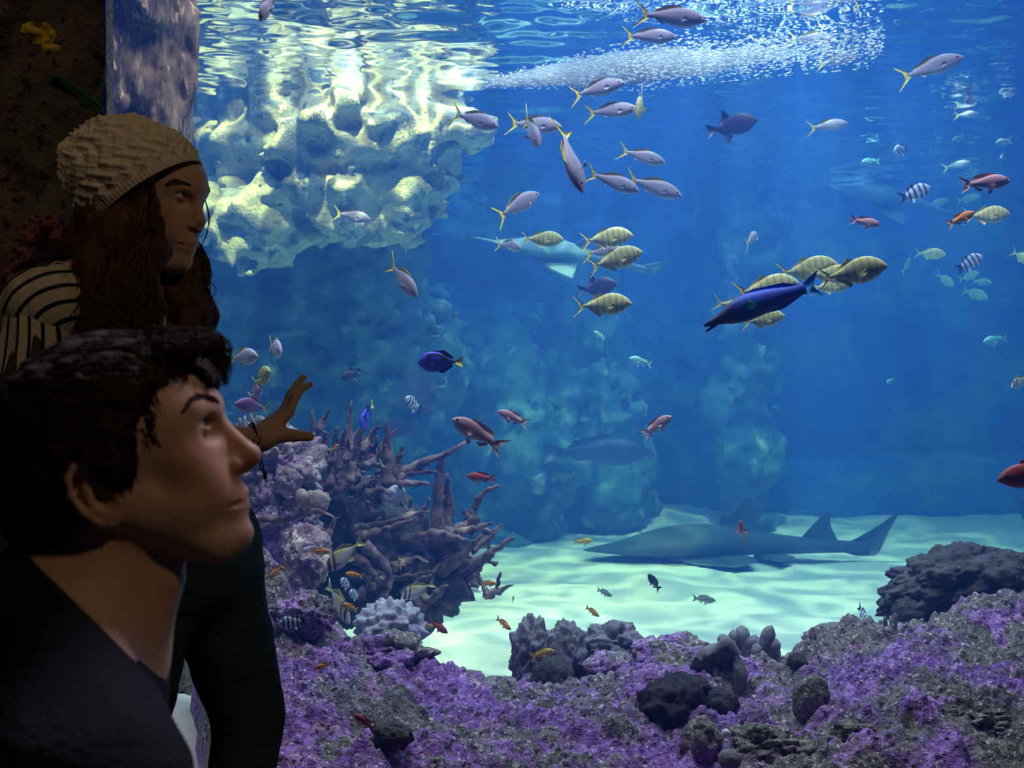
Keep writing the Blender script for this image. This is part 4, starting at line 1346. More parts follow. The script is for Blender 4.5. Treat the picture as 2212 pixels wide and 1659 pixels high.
G1, G2, G3, G4, G5 = 'silver fusiliers with yellow tails', 'barred golden trevallies', 'anthias over the reef', 'striped sergeant fish', 'small distant fish at the right'
for a in [
        ('fus', (1525, 44), (1372, 30), 3.5, 1, 'largest silver fusilier with a yellow tail at the top edge', G1),
        ('fus', (1462, 80), (1345, 78), 3.9, 1, 'silver fusilier just below the largest one at the top', G1),
        ('fus', (1348, 182), (1234, 204), 3.9, .95, 'grey fusilier crossing the lower edge of the bright bubble streak', G1),
        ('fus', (1376, 238), (1264, 242), 3.9, .95, 'silver fusilier half hidden by a yellow fish under the bubble streak', G1),
        ('tre', (1372, 262), (1394, 192), 3.7, .6, 'yellow fish diving steeply under the bubble streak', G2),
        ('fus', (1078, 280), (974, 238), 3.8, .9, 'silver fusilier pointing down nearest the pale cliff', G1),
        ('fus', (1214, 278), (1095, 262), 4.0, .95, 'silver fusilier behind the small downward swimming one', G1),
        ('fus', (1165, 325), (1133, 240), 3.7, .6, 'silver fusilier swimming away and down with spread fins', G1),
        ('fus', (1254, 424), (1214, 258), 3.1, .85, 'large fusilier diving head down in the middle of the shoal', G1, 60),
        ('fus', (1438, 352), (1336, 324), 4.1, 1, 'fusilier alone below the bubble streak', G1),
        ('fus', (1382, 414), (1266, 372), 3.8, 1, 'fusilier touching the large diving one', G1),
        ('fus', (1474, 424), (1350, 384), 4.0, 1, 'hindmost fusilier at the right end of the shoal', G1),
        ('fus', (1166, 412), (1072, 476), 4.0, -.85, 'fusilier swimming away upwards with its tail at lower left', G1),
        ('fus', (803, 476), (718, 458), 4.8, .95, 'fusilier in front of the pale cliff', G1),
        ('fus', (906, 644), (834, 562), 3.3, .8, 'pinkish fusilier with a bright yellow tail diving alone below the cliff', G1),
        ('bre', (563, 770), (490, 774), 3.0, .85, 'round white bream with a yellow tail beside the boy\'s hair'),
        ('bre', (616, 762), (573, 742), 3.0, .5, 'pale pink bream turning towards the pane above the hand'),
        ('tre', (594, 802), (536, 834), 2.95, .6, 'rounded yellow fish above the violet ones by the boy\'s brow', G2),
        ('pur', (511, 872), (578, 884), 2.95, .85, 'violet bream with yellow fin edge facing left above the wrist'),
        ('pur', (572, 838), (530, 862), 3.2, .6, 'smaller violet bream behind the yellow-edged one'),
        ('fus', (1806, 86), (1700, 84), 4.8, 1, 'dark fusilier among the last bubbles of the streak', G1),
        ('fus', (1848, 126), (1766, 136), 4.9, .95, 'dark fusilier below the last bubbles', G1),
        ('fus', (1833, 266), (1744, 278), 4.9, 1, 'dark fusilier with a white belly right of the triggerfish', G1),
        ('fus', (2074, 128), (1946, 166), 4.3, .95, 'pinkish-grey fusilier at upper right', G1),
        ('fus', (1936, -14), (1842, 8), 4.6, 1, 'fusilier cut by the top edge with its yellow tail showing', G1),
        ('fus', (2092, 88), (2058, 66), 6.2, .7, 'tiny dark fusilier above the pinkish-grey one', G5),
        ('fus', (2180, 142), (2150, 96), 6.0, .9, 'tiny dark fusilier heading down at the right edge', G5),
        ('fus', (2094, 146), (2066, 138), 6.0, .6, 'tiny dark fish just ahead of the pinkish-grey fusilier', G5),
        ('fus', (2076, 226), (2138, 196), 6.2, .9, 'small dark fish swimming left near the right edge', G5),
        ('fus', (2106, 250), (2068, 246), 6.4, .7, 'small dark fish below the left-swimming one', G5),
        ('gry', (2054, 306), (2086, 290), 6.5, .9, 'small grey fish swimming left over the reflected ripples', G5),
        ('gry', (2146, 312), (2192, 300), 6.5, .9, 'small grey fish swimming left close to the right edge', G5),
        ('gry', (2156, 344), (2174, 332), 6.8, .6, 'tiny grey speck of a fish above the pink anthias', G5),
        ('fus', (1126, 538), (1070, 524), 4.6, .7, 'small silver fish with a yellow tail before the swimming guitarfish', G1),
        ('fus', (1642, 500), (1604, 535), 4.9, -.6, 'small fusilier with bent yellow tail above the bird wrasse', G1),
        ('fus', (2092, 352), (2040, 362), 7.0, .9, 'faint yellow-tailed fish above the striped fish', G5),
        ('tre', (2046, 436), (2008, 440), 7.2, .8, 'faint greenish fish left of the pink anthias', G5),
        ('tre', (2112, 426), (2072, 432), 7.0, .8, 'faint greenish fish under the pink anthias', G5),
        ('tre', (1218, 518), (1126, 516), 4.1, 1, 'yellow barred trevally left of the pair before the guitarfish', G2),
        ('tre', (1368, 508), (1254, 522), 3.9, 1, 'upper of the two overlapping yellow trevallies', G2),
        ('fus', (1345, 540), (1262, 548), 4.2, .9, 'bluish fusilier between the two yellow trevallies', G1),
        ('tre', (1389, 544), (1270, 578), 3.6, 1, 'lower of the two overlapping yellow trevallies', G2),
        ('tre', (1366, 656), (1238, 662), 3.4, 1, 'yellow barred trevally below the dark triggerfish', G2),
        ('tre', (1918, 574), (1766, 604), 3.1, 1, 'largest yellow barred trevally right of the bird wrasse', G2),
        ('tre', (1812, 572), (1678, 592), 3.7, 1, 'yellow trevally left of the largest one', G2),
        ('tre', (1846, 596), (1745, 590), 3.6, .9, 'dim trevally hidden behind the largest one', G2),
        ('tre', (1838, 612), (1755, 622), 3.9, .9, 'dim trevally under the tail of the largest one', G2),
        ('tre', (1728, 612), (1584, 634), 3.5, 1, 'yellow trevally partly behind the back of the bird wrasse', G2),
        ('tre', (1696, 682), (1600, 698), 3.6, 1, 'yellow trevally below the belly of the bird wrasse', G2),
        ('tre', (1640, 672), (1540, 652), 3.8, 1, 'yellow trevally almost hidden behind the head of the bird wrasse', G2),
        ('tre', (2182, 462), (2082, 468), 4.2, 1, 'yellow trevally behind the small orange anthias', G2),
        ('tre', (2038, 552), (1980, 545), 5.6, .9, 'dim yellow trevally near the lower striped fish', G2),
        ('tre', (2108, 590), (2078, 604), 6.8, .7, 'faint yellow fish under the lower striped fish', G5),
        ('tre', (2138, 612), (2104, 606), 6.9, .8, 'faint yellow fish in the dim group of three', G5),
        ('tre', (2122, 646), (2090, 624), 6.8, .6, 'lowest faint yellow fish of the dim group of three', G5),
        ('tre', (2052, 620), (2030, 588), 6.7, .7, 'faint yellow fish swimming down left of the dim group', G5),
        ('tre', (2224, 572), (2194, 540), 5.6, .7, 'yellow tail of a fish leaving the right edge', G5),
        ('rab', (2178, 836), (2226, 812), 4.4, .9, 'pale yellow-backed fish entering at the right edge', None),
        ('ser', (1926, 330), (1966, 318), 5.6, .8, 'greenish striped sergeant fish facing left in open water', G4),
        ('ser', (2010, 404), (1942, 430), 4.6, 1, 'blue and black striped sergeant fish left of the pink anthias', G4),
        ('ser', (2122, 552), (2066, 584), 4.8, 1, 'lower blue striped sergeant fish at the right', G4),
        ('ser', (602, 1347), (662, 1342), 2.72, .95, 'black-barred sergeant fish in front of the purple ledge', G4),
        ('ser', (878, 858), (908, 890), 4.0, .7, 'small white-blue striped fish above the staghorn spikes', G4),
        ('ser', (738, 1248), (756, 1276), 3.5, .7, 'small striped fish under the orange anthias by the rabbitfish', G4),
        ('ser', (756, 1274), (776, 1298), 3.7, .7, 'smaller striped fish in the shade of the thicket', G4),
        ('ser', (1868, 1350), (1862, 1312), 3.9, .6, 'grey striped fish hovering above the smooth grey boulder', G4),
        ('wra', (1519, 694), (1776, 612), 3.0, 1, 'deep blue bird wrasse with a bright blue tail', None),
        ('ant', (2182, 390), (2070, 402), 3.2, 1, 'pink anthias at the right with a white pelvic fin', G3),
        ('ant', (1902, 486), (1832, 474), 3.5, 1, 'pale pink anthias above the yellow trevallies', G3),
        ('ora', (2106, 458), (2044, 488), 3.4, 1, 'orange anthias in front of a yellow trevally', G3),
        ('ant', (976, 904), (1092, 974), 3.0, 1, 'large pink anthias with a swallow tail above the forked coral arm', G3),
        ('ant', (1076, 888), (1142, 918), 3.4, 1, 'violet anthias with a white tail right of the large pink one', G3),
        ('red', (1008, 1028), (1074, 1036), 3.5, 1, 'dark red anthias beside the coral tips', G3),
        ('ant', (1448, 898), (1388, 944), 3.5, .9, 'pale pink anthias alone in the middle of the water', G3),
        ('red', (1594, 1122), (1612, 1184), 3.9, .8, 'red fish hanging upright before the guitarfish', G3),
        ('red', (2154, 1036), (2340, 1010), 2.75, 1, 'big red-brown anthias cut by the right edge', G3),
        ('ora', (714, 1192), (668, 1190), 3.1, 1, 'orange anthias touching the rabbitfish head', G3),
        ('pal', (654, 1190), (688, 1178), 3.2, .9, 'small white fish behind the orange anthias', None),
        ('ora', (583, 1248), (614, 1218), 2.9, .9, 'orange anthias low over the purple ledge near the knee', G3),
        ('ora', (746, 1238), (786, 1246), 3.25, .95, 'orange anthias right of the rabbitfish', G3),
        ('ora', (742, 1302), (772, 1322), 3.1, .8, 'orange anthias before the white flank of the lower rabbitfish', G3),
        ('ora', (865, 1204), (864, 1236), 3.8, .6, 'tiny orange fish seen head on in the shade of the thicket', G3),
        ('ora', (1072, 1258), (1036, 1264), 3.9, .9, 'orange-brown anthias under the lower coral tips', G3),
        ('ora', (682, 1442), (718, 1434), 2.62, .95, 'bright orange anthias in front of the purple ledge', G3),
        ('ora', (1104, 1358), (1070, 1336), 3.7, .9, 'orange-brown anthias over the near sand', G3),
        ('ora', (1294, 1330), (1264, 1312), 4.0, .9, 'orange-brown anthias over the sand left of centre', G3),
        ('red', (968, 1364), (922, 1342), 3.55, .9, 'brown anthias feeding at the sand edge', G3),
        ('yel', (936, 1352), (886, 1352), 3.7, 1, 'yellow-orange fish behind the feeding brown anthias', G3),
        ('yel', (1280, 1168), (1236, 1172), 4.4, 1, 'yellow fish at the snout of the resting guitarfish', None),
        ('ora', (734, 960), (710, 978), 3.7, .9, 'small orange fish among the upright coral spikes', G3),
        ('ora', (1110, 1286), (1106, 1304), 4.6, .8, 'tiny orange fish over the sand beyond the coral', G3),
        ('pal', (1018, 1270), (1040, 1282), 4.2, .8, 'tiny pale fish on the sand by the coral foot', None),
        ('red', (764, 1543), (812, 1580), 2.55, 1, 'small dark red fish over the hollow in the purple ledge', G3),
        ('ant', (630, 966), (664, 950), 3.45, .9, 'pink fish over the crusted boulder below the hand', G3),
        ('tan', (903, 782), (1001, 782), 3.1, 1, 'violet-blue tang with a yellow tail in open water', None),
        ('tan', (784, 922), (802, 872), 4.0, .6, 'small blue tang above the coral spikes', None),
        ('yel', (1197, 1402), (1144, 1424), 3.15, .9, 'yellow damselfish before the dark column coral', None),
        ('dar', (1398, 1238), (1428, 1280), 3.9, .9, 'black damselfish slanting down over the sand', None),
        ('gry', (1546, 1298), (1493, 1292), 4.5, 1, 'grey wrasse low over the middle of the sand', None),
        ('gry', (1322, 1286), (1288, 1274), 4.6, .9, 'small blue-grey fish over the sand', None),
        ('rab', (703, 1232), (784, 1168), 3.2, .97, 'yellow-tailed rabbitfish with a dark eye band, head down', None),
        ('rab', (762, 1336), (700, 1268), 3.3, .75, 'rabbitfish with white flank turning behind an orange anthias', None),
        ('rab', (866, 1290), (938, 1262), 3.5, .95, 'white rabbitfish with an orange tail tip under the drooping coral', None),
        ('tri', (1632, 262), (1528, 282), 4.8, .95, 'dark triggerfish in the blue water below the streak', None),
        ('tri', (1332, 612), (1248, 628), 5.0, .95, 'dark triggerfish behind the lone yellow trevally', None),
        ('tri', (738, 818), (778, 800), 4.6, .9, 'small dark triggerfish left of the blue tang', None),
        ('tea', (1358, 774), (1412, 788), 5.4, .95, 'pale teal fish facing left in the dim middle water', None),
        ('tea', (1282, 716), (1308, 732), 6.5, .9, 'faint teal fish under the lone yellow trevally', None),
        ('tea', (1912, 826), (1938, 818), 6.5, .8, 'faint pale fish low in the open water at the right', None),
        ('tea', (1858, 352), (1906, 346), 7.6, .9, 'pale greenish fish before the faint swimming shark', None),
        ('tea', (1960, 560), (1956, 590), 6.4, .6, 'small teal fish seen end on right of the largest trevally', None),
        ('tea', (2120, 738), (2184, 730), 7.2, .95, 'faint slim fish near the right edge', None),
        ('pal', (566, 52), (594, -30), 2.75, .9, 'silver fish pointing down at the top edge above the cliff', None),
        ('gro', (1402, 975), (1172, 978), 8.4, 1, 'large dark fish hovering before the far wall', None)]:
    roll = a[7] if len(a) > 7 else 0
    far = 1.3 if a[0] == 'tre' and a[3] > 6 else 1.0
    place(a[0], a[1], a[2], a[3] * far, a[4], a[5], a[6] if len(a) > 6 else None, roll)


# ---- guitarfish and sharks
def shark(name, mat, flat, snout, fins):
    """long body with a wide flat head; fins: (part name, outline, origin, ax, az)"""
    b = fish_body([0.0, 0.012, 0.028, 0.052, 0.070, 0.078, 0.072, 0.058, 0.044, 0.034, 0.026, 0.020],
                  [-0.006, -0.012, -0.018, -0.022, -0.024, -0.024, -0.022, -0.020, -0.018, -0.016, -0.014, -0.013],
                  [0.010, 0.05 * flat, 0.085 * flat, 0.12 * flat, 0.14 * flat, 0.12 * flat, 0.08 * flat, 0.05, 0.036, 0.028, 0.020, 0.012], 0.5, -0.40, 44, 18)
    L = []
    g = Geo()
    g.put(*b)
    L.append(('body', g.mesh(name + '_body', mat)))
    for pn, o, org, ax, az, th in fins:
        v, q, t = plate(o, th, org, ax, az)
        g = Geo()
        g.put(v, q, t)
        L.append((pn, g.mesh(name + '_' + pn, mat)))
    for s in (-1, 1):
        ev, et = ico(2)
        g = Geo()
        g.put(ev * 0.007 + np.array([0.31, s * 0.045, 0.030]), None, et)
        L.append(('eye', g.mesh(name + '_eye', M_EYE_D)))
    SPECIES[name] = (name, L)


GUI = fish_mat('guitarfish_skin', two_tone((0.055, 0.075, 0.07), (0.16, 0.20, 0.17), -0.03, 0.03), 0.7, 0.2)
dors = [(0.075, 0.0), (0.045, 0.035), (-0.01, 0.092), (-0.028, 0.096), (-0.03, 0.05), (-0.055, 0.0)]
shark('guitarfish', GUI, 1.0, 0, [
    ('dorsal_fin', np.array(dors) * 1.02, (0.0, 0, 0.066), (1, 0, 0), (0, 0, 1), 0.006),
    ('dorsal_fin', np.array(dors) * 0.95, (-0.25, 0, 0.024), (1, 0, 0), (0, 0, 1), 0.006),
    ('tail_fin', [(-0.32, 0.012), (-0.36, 0.03), (-0.43, 0.07), (-0.50, 0.122), (-0.46, 0.045), (-0.435, -0.01), (-0.42, -0.024), (-0.36, -0.024), (-0.32, -0.012)], (0, 0, 0), (1, 0, 0), (0, 0, 1), 0.006),
    ('pectoral_fin', [(0.30, 0.03), (0.16, 0.15), (0.06, 0.185), (-0.02, 0.12), (0.0, 0.05)], (0, 0, -0.016), (1, 0, 0), (0, -1, -0.02), 0.010),
    ('pectoral_fin', [(0.30, 0.03), (0.16, 0.15), (0.06, 0.185), (-0.02, 0.12), (0.0, 0.05)], (0, 0, -0.016), (1, 0, 0), (0, 1, -0.02), 0.010),
    ('pelvic_fin', [(-0.03, 0.03), (-0.10, 0.10), (-0.15, 0.06), (-0.12, 0.02)], (0, 0, -0.016), (1, 0, 0), (0, -1, -0.05), 0.008),
    ('pelvic_fin', [(-0.03, 0.03), (-0.10, 0.10), (-0.15, 0.06), (-0.12, 0.02)], (0, 0, -0.016), (1, 0, 0), (0, 1, -0.05), 0.008)])
o = place('guitarfish', (1264, 1186), (1944, 1184), 7.75, 1, 'large grey-green guitarfish resting on the sand with raised fins', 'guitarfish', cat='guitarfish')
place('guitarfish', (2870, 1150), (2178, 1142), 8.3, 1, 'tail of a second guitarfish at the right edge of the sand', 'guitarfish', cat='guitarfish')
SHK = fish_mat('pale_shark_skin', two_tone((0.09, 0.16, 0.19), (0.12, 0.19, 0.20), -0.03, 0.05), 0.7, 0.2)
shark('swimming_guitarfish', SHK, 0.9, 0, [
    ('dorsal_fin', np.array(dors) * 0.7, (0.0, 0, 0.05), (1, 0, 0), (0, 0, 1), 0.006),
    ('dorsal_fin', np.array(dors) * 0.6, (-0.24, 0, 0.02), (1, 0, 0), (0, 0, 1), 0.006),
    ('tail_fin', [(-0.32, 0.012), (-0.40, 0.04), (-0.50, 0.085), (-0.45, 0.02), (-0.42, -0.02), (-0.36, -0.02), (-0.32, -0.012)], (0, 0, 0), (1, 0, 0), (0, 0, 1), 0.006),
    ('rostrum', [(0.62, 0.004), (0.46, 0.016), (0.46, -0.016), (0.62, -0.004)], (0, 0, 0), (1, 0, 0), (0, 1, 0), 0.006),
    ('pectoral_fin', [(0.26, 0.03), (0.14, 0.15), (0.02, 0.20), (0.0, 0.05)], (0, 0, -0.01), (1, 0, 0), (0, -1, -0.25), 0.010),
    ('pectoral_fin', [(0.26, 0.03), (0.14, 0.15), (0.02, 0.20), (0.0, 0.05)], (0, 0, -0.01), (1, 0, 0), (0, 1, -0.25), 0.010)])
place('swimming_guitarfish', (1060, 520), (1440, 592), 6.8, 1, 'pale guitarfish with a thin snout swimming behind the yellow trevallies', 'guitarfish', cat='guitarfish', roll=-25)
place('swimming_guitarfish', (1790, 400), (2120, 478), 9.0, 1, 'faint pale shark shape gliding behind the striped fish', 'guitarfish', cat='guitarfish', roll=-35)
place('swimming_guitarfish', (2010, 392), (1846, 336), 9.1, .95, 'faint shark shape above the other faint one at the right', 'guitarfish', cat='guitarfish', roll=-20)

# ---- the jet of bubbles under the surface
M_BUB, nt, out = new_mat('air_bubble')
principled(nt, out, (0.88, 0.95, 1.0), 0.2, 0.7)
g = Geo()
rs = R(77)
ev, et = ico(1)


def jet(u):
    """middle row and half height of the jet at a place along it"""
    return 183 - 86 * u - 8 * math.sin(u * 3), 5 + 48 * min(1, u * 2.4) * (1 - 0.2 * u)


for k in range(7000):
    u = 0.04 + 0.96 * rs.uniform(0, 1) ** 0.8
    c0, half = jet(u)
    if rs.rand() < max(0.0, (u - 0.45) * 1.3):
        continue
    py = c0 + np.clip(rs.normal(0, 0.5), -1.15, 1.15) * half
    d = 4.75 + rs.uniform(-0.35, 0.35) * (0.25 + u)
    c = P(1010 + u * 900, py, d)
    c[2] = min(c[2], Z_SURF - 0.045)
    r = px_r(rs.uniform(0.7, 2.4) * (0.7 + 0.9 * u), d)
    g.put(ev * r * np.array([2.4 - 0.9 * u, 1.0, 0.6]) @ rot_y(rs.uniform(2, 12)).T + c, None, et)
add('bubble_jet', g.mesh('bubble_jet', M_BUB), label='bright white jet of bubbles streaking under the water surface', cat='bubbles', kind='stuff')
# the finest bubbles: a white cloud with no single bubble to be seen
M_CLD, nt, out = new_mat('fine_bubble_cloud')
sc_ = nt.node('ShaderNodeVolumeScatter')
sc_.inputs['Color'].default_value = (0.80, 0.93, 1.0, 1)
sc_.inputs['Density'].default_value = 12.0
nt.link(sc_.outputs[0], out.inputs['Volume'])
us = np.linspace(0.0, 0.80, 40)
pth = np.array([P(1010 + u * 900, jet(u)[0] + 4, 4.75) for u in us])
pth[:, 2] = np.minimum(pth[:, 2], Z_SURF - 0.10)
rr = np.array([px_r(jet(u)[1] * 0.85, 4.75) * (1 - (u / 0.8) ** 3) + 0.004 for u in us])
V, Q, T = tube(pth, rr, 16, True, 1.0)
g = Geo()
g.put(V + 0.02 * np.stack([fbm(V * 6 + s, 2, 400 + s) for s in range(3)], 1) * np.array([1, 1, 0.5]), Q, T)
add('bubble_cloud', g.mesh('bubble_cloud', M_CLD), label='soft white cloud of the finest bubbles inside the jet', cat='bubbles', kind='stuff')
# ------------------------------------------------------------------ people
def poly_sdf(q, poly):
    """signed distance of 2-D points to a polygon, negative inside"""
    poly = np.asarray(poly, np.float32)
    d = np.full(len(q), 1e9, np.float32)
    s = np.ones(len(q), np.float32)
    n = len(poly)
    for i in range(n):
        a, b = poly[i], poly[i - 1]
        e = b - a
        w_ = q - a
        t = np.clip((w_ @ e) / float(e @ e), 0, 1)
        bb = w_ - t[:, None] * e
        d = np.minimum(d, (bb * bb).sum(1))
        c1 = q[:, 1] >= a[1]
        c2 = q[:, 1] < b[1]
        c3 = e[0] * w_[:, 1] > e[1] * w_[:, 0]
        al = (c1 & c2 & c3) | (~c1 & ~c2 & ~c3)
        s = np.where(al, -s, s)
    return s * np.sqrt(d)


# The head is modelled once, in a side view measured in pixels: x to the right (face), y across (0 in the middle), z up (minus the row).
def hp(x, row, lat=0.0):
    return (x, lat, -row)


EYE_C = hp(432, 919)
EYE_R = 27.0
GAZE = 24.0


def head_sdf(q, female=False):
    a = np.abs(q[:, 1])
    m = np.stack([q[:, 0], a, q[:, 2]], 1)          # both halves at once
    k = 26.0
    d = s_ell(m, hp(250, 930), (226, 172, 190), rot_y(20))
    d = smin(d, s_ell(m, hp(360, 905), (118, 128, 120), rot_y(20)), 40)
    d = smin(d, s_ell(m, hp(390, 1005), (112, 108, 140), rot_y(18)), 34)
    d = smin(d, s_cone(m, hp(432, 1045, 0), hp(470, 1105, 0), 70, 64), 30)
    d = smin(d, s_cone(m, hp(282, 1085, 118), hp(470, 1172, 40), 36, 40), 44)
    d = smin(d, s_cone(m, hp(300, 1060, 100), hp(400, 1090, 78), 46, 50), 40)
    d = smin(d, s_ell(m, hp(503, 1158), (44 if female else 47, 44, 38)), 30)
    d = smin(d, s_sphere(m, hp(404, 992, 86), 44), 40)
    d = smin(d, s_ell(m, hp(424, 1052, 62), (66, 46, 66)), 40)
    d = smin(d, s_cone(m, hp(457, 876, 14), hp(424, 880, 92), 21, 17), 22)
    # under the jaw
    d = smin(d, s_cone(m, hp(300, 1120, 0), hp(470, 1165, 0), 80, 50), 40)
    # eye sockets
    d = smax(d, -s_ell(m, hp(484, 926, 68), (46, 42, 30)), 18)
    # nose
    nt_ = hp(520, 982) if female else hp(543, 987)
    d = smin(d, s_cone(m, hp(468, 905), nt_, 13, 22), 16)
    d = smin(d, s_sphere(m, nt_, 24.5), 10)
    d = smin(d, s_cone(m, hp(505, 960, 6), hp(506, 1000, 20), 15, 16), 14)
    d = smin(d, s_ell(m, hp(509, 1008, 27), (23, 15, 17), rot_y(20)), 7)
    d = smin(d, s_cone(m, hp(500, 1020, 0), hp(535, 1012, 0), 14, 13), 10)
    d = smax(d, -s_ell(m, hp(526, 1024, 22), (15, 9, 8), rot_y(18)), 5)
    # mouth
    d = smin(d, s_ell(m, hp(486, 1080), (48, 60, 48)), 28)
    d = smin(d, s_cone(m, hp(529, 1068, 5), hp(497, 1085, 44), 11, 5), 9)
    d = smin(d, s_cone(m, hp(530, 1097, 4), hp(499, 1093, 42), 12, 5), 10)
    d = smax(d, -s_chain(m, [hp(553, 1081, 0), hp(541, 1083, 26), hp(520, 1087, 46), hp(492, 1092, 62)], [4.6, 4.6, 4.6, 4.0], 4), 5)
    d = smax(d, -s_ell(m, hp(562, 1124), (14, 40, 12)), 16)
    # lids: a ball over each eye with an almond opening
    e = np.array([EYE_C[0], 62.0, EYE_C[2]], np.float32)
    w_ = m - e
    lid = np.linalg.norm(w_, axis=1)
    d = smin(d, lid - 31.0, 7)
    cg, sg = math.cos(math.radians(GAZE)), math.sin(math.radians(GAZE))
    fo = w_[:, 0] * cg + w_[:, 2] * sg
    upc = -w_[:, 0] * sg + w_[:, 2] * cg
    az = np.degrees(np.arctan2(w_[:, 1] + 2.0, np.maximum(fo, 1e-3)))
    el = np.degrees(np.arctan2(upc, np.maximum(np.hypot(fo, w_[:, 1]), 1e-3)))
    lim = 20.5 * np.maximum(0, 1 - ((az - 20) / 66.0) ** 2) - 2.0
    carve = np.maximum((np.abs(el - 1) - lim) * 0.5, np.maximum(lid - 42, -fo + 3))
    d = smax(d, -carve, 2.5)
    return d


def ear_sdf(q):
    """near and far ear alike"""
    m = np.stack([q[:, 0] - 20, np.abs(q[:, 1]), q[:, 2]], 1)
    rim = [hp(262, 1034, 150), hp(243, 1000, 158), hp(208, 982, 166), hp(178, 990, 172), hp(166, 1014, 176), hp(172, 1048, 175), hp(194, 1082, 171), hp(224, 1106, 164)]
    d = s_chain(m, rim, [5, 7, 8, 8, 8, 7.5, 7.5, 9], 5)
    d = smin(d, s_ell(m, hp(242, 1102, 156), (24, 9, 18)), 12)
    rt = rot_y(-33)
    d = smin(d, s_ell(m, hp(215, 1047, 156), (42, 7, 62), rot_y(33)), 12)
    d = smin(d, s_chain(m, [hp(204, 1008, 166), hp(198, 1038, 168), hp(215, 1078, 166), hp(240, 1088, 160)], [5, 7, 6.5, 5], 5), 8)
    d = smin(d, s_ell(m, hp(235, 1052, 148), (36, 20, 46), rot_y(33)), 16)
    d = smax(d, -s_ell(m, hp(237, 1056, 168), (18, 16, 25), rot_y(30)), 7)
    d = smin(d, s_ell(m, hp(263, 1060, 154), (9, 11, 13)), 6)
    return d


def skin_material(name, base, lips, lip_c, lip_r, flush_c, flush_r):
    """lips and flushed spots are pigment, placed by distance in the head's own space"""
    m, nt, out = new_mat(name)
    c = nt.coord('Object')
    n = nt.noise(c, 26, 3)
    col = nt.mix(n, tuple(v * 0.9 for v in base), tuple(min(1, v * 1.08) for v in base))
    for cs, r, cc, st in ((flush_c, flush_r, (base[0] * 0.98, base[1] * 0.72, base[2] * 0.66), 0.4), (lip_c, lip_r, lips, 0.85)):
        for p in cs:
            dn = nt.node('ShaderNodeVectorMath', operation='DISTANCE')
            nt.link(c, dn.inputs[0])
            dn.inputs[1].default_value = tuple(p)
            f = nt.node_map(dn.outputs['Value'], r, r * 0.62)
            col = nt.mix(nt.math('MULTIPLY', f, st), col, cc)
    principled(nt, out, col, 0.55, 0.35, nt.bump(nt.noise(c, 320, 2), 0.08, 0.002))
    return m


def eye_material(name, gaze, iris):
    m, nt, out = new_mat(name)
    c = nt.coord('Object')
    v = nt.node('ShaderNodeVectorMath', operation='NORMALIZE')
    nt.link(c, v.inputs[0])
    dn = nt.node('ShaderNodeVectorMath', operation='DOT_PRODUCT')
    nt.link(v.outputs[0], dn.inputs[0])
    dn.inputs[1].default_value = tuple(gaze)
    a = dn.outputs['Value']
    col = nt.mix(nt.node_map(a, 0.845, 0.865), (0.78, 0.74, 0.70), iris)
    col = nt.mix(nt.node_map(a, 0.955, 0.965), col, (0.004, 0.004, 0.004))
    principled(nt, out, col, 0.08, 0.6)
    return m


def hand_sdf(p, wrist, knuckles, tips_chain, thumb, r_f, palm_r):
    """knuckles: 4 points; tips_chain: per finger a list of joints; thumb: list of joints"""
    d = None
    for kn, r in zip(knuckles, (1.0, 1.0, 0.95, 0.85)):
        e = s_cone(p, wrist, kn, palm_r, r_f * 1.18 * r)
        d = e if d is None else smin(d, e, 0.012)
    for ch, r in zip(tips_chain, (1.0, 1.03, 0.96, 0.82)):
        rr = np.linspace(1.1, 0.78, len(ch)) * r_f * r
        d = smin(d, s_chain(p, ch, rr, 0.003), 0.006)
    d = smin(d, s_chain(p, thumb, np.linspace(1.9, 1.12, len(thumb)) * r_f, 0.004), 0.010)
    return d


def strands(paths, r0, r1, sides=4, up=(0.1, 0.9, 0.3)):
    g = Geo()
    for k, pth in enumerate(paths):
        n = len(pth)
        s = np.linspace(0, 1, n)
        rr = (r0 if np.isscalar(r0) else r0[k]) * (1 - s) ** 0.5 + r1
        g.put(*tube(pth, rr, sides, True, 0.55, up))
    return g


def cat_mesh(name, pieces, mat):
    g = Geo()
    for pc in pieces:
        if isinstance(pc, Geo):
            for v in [None]:
                off = g.n
                g.V += pc.V
                g.Q += [q + off for q in pc.Q]
                g.T += [t + off for t in pc.T]
                g.n += pc.n
        else:
            g.put(*pc)
    return g.mesh(name, mat)


def hair_material(name, a, b, streak):
    m, nt, out = new_mat(name)
    c = nt.coord('Object', streak)
    n = nt.noise(c, 60, 4, 0.7)
    principled(nt, out, nt.mix(nt.ramp(n, [(0.3, 0.0), (0.7, 1.0)]), a, b), 0.75, 0.12, nt.bump(n, 0.6, 0.004))
    return m


def cloth_material(name, color, dark=0.7, scale=180):
    m, nt, out = new_mat(name)
    c = nt.coord('Object')
    n = nt.noise(c, scale, 2, 0.7)
    f = nt.noise(nt.coord('Object', (1, 1, 2.4)), 9, 3, 0.5, 0.6)
    col = nt.mix(n, tuple(v * dark for v in color), color)
    principled(nt, out, col, 0.9, 0.1, nt.bump(nt.math('ADD', nt.math('MULTIPLY', n, 0.15), f), 0.5, 0.02))
    return m


# ================================================================== the boy, close to the camera
D_B = 1.05
UB = D_B / FPX


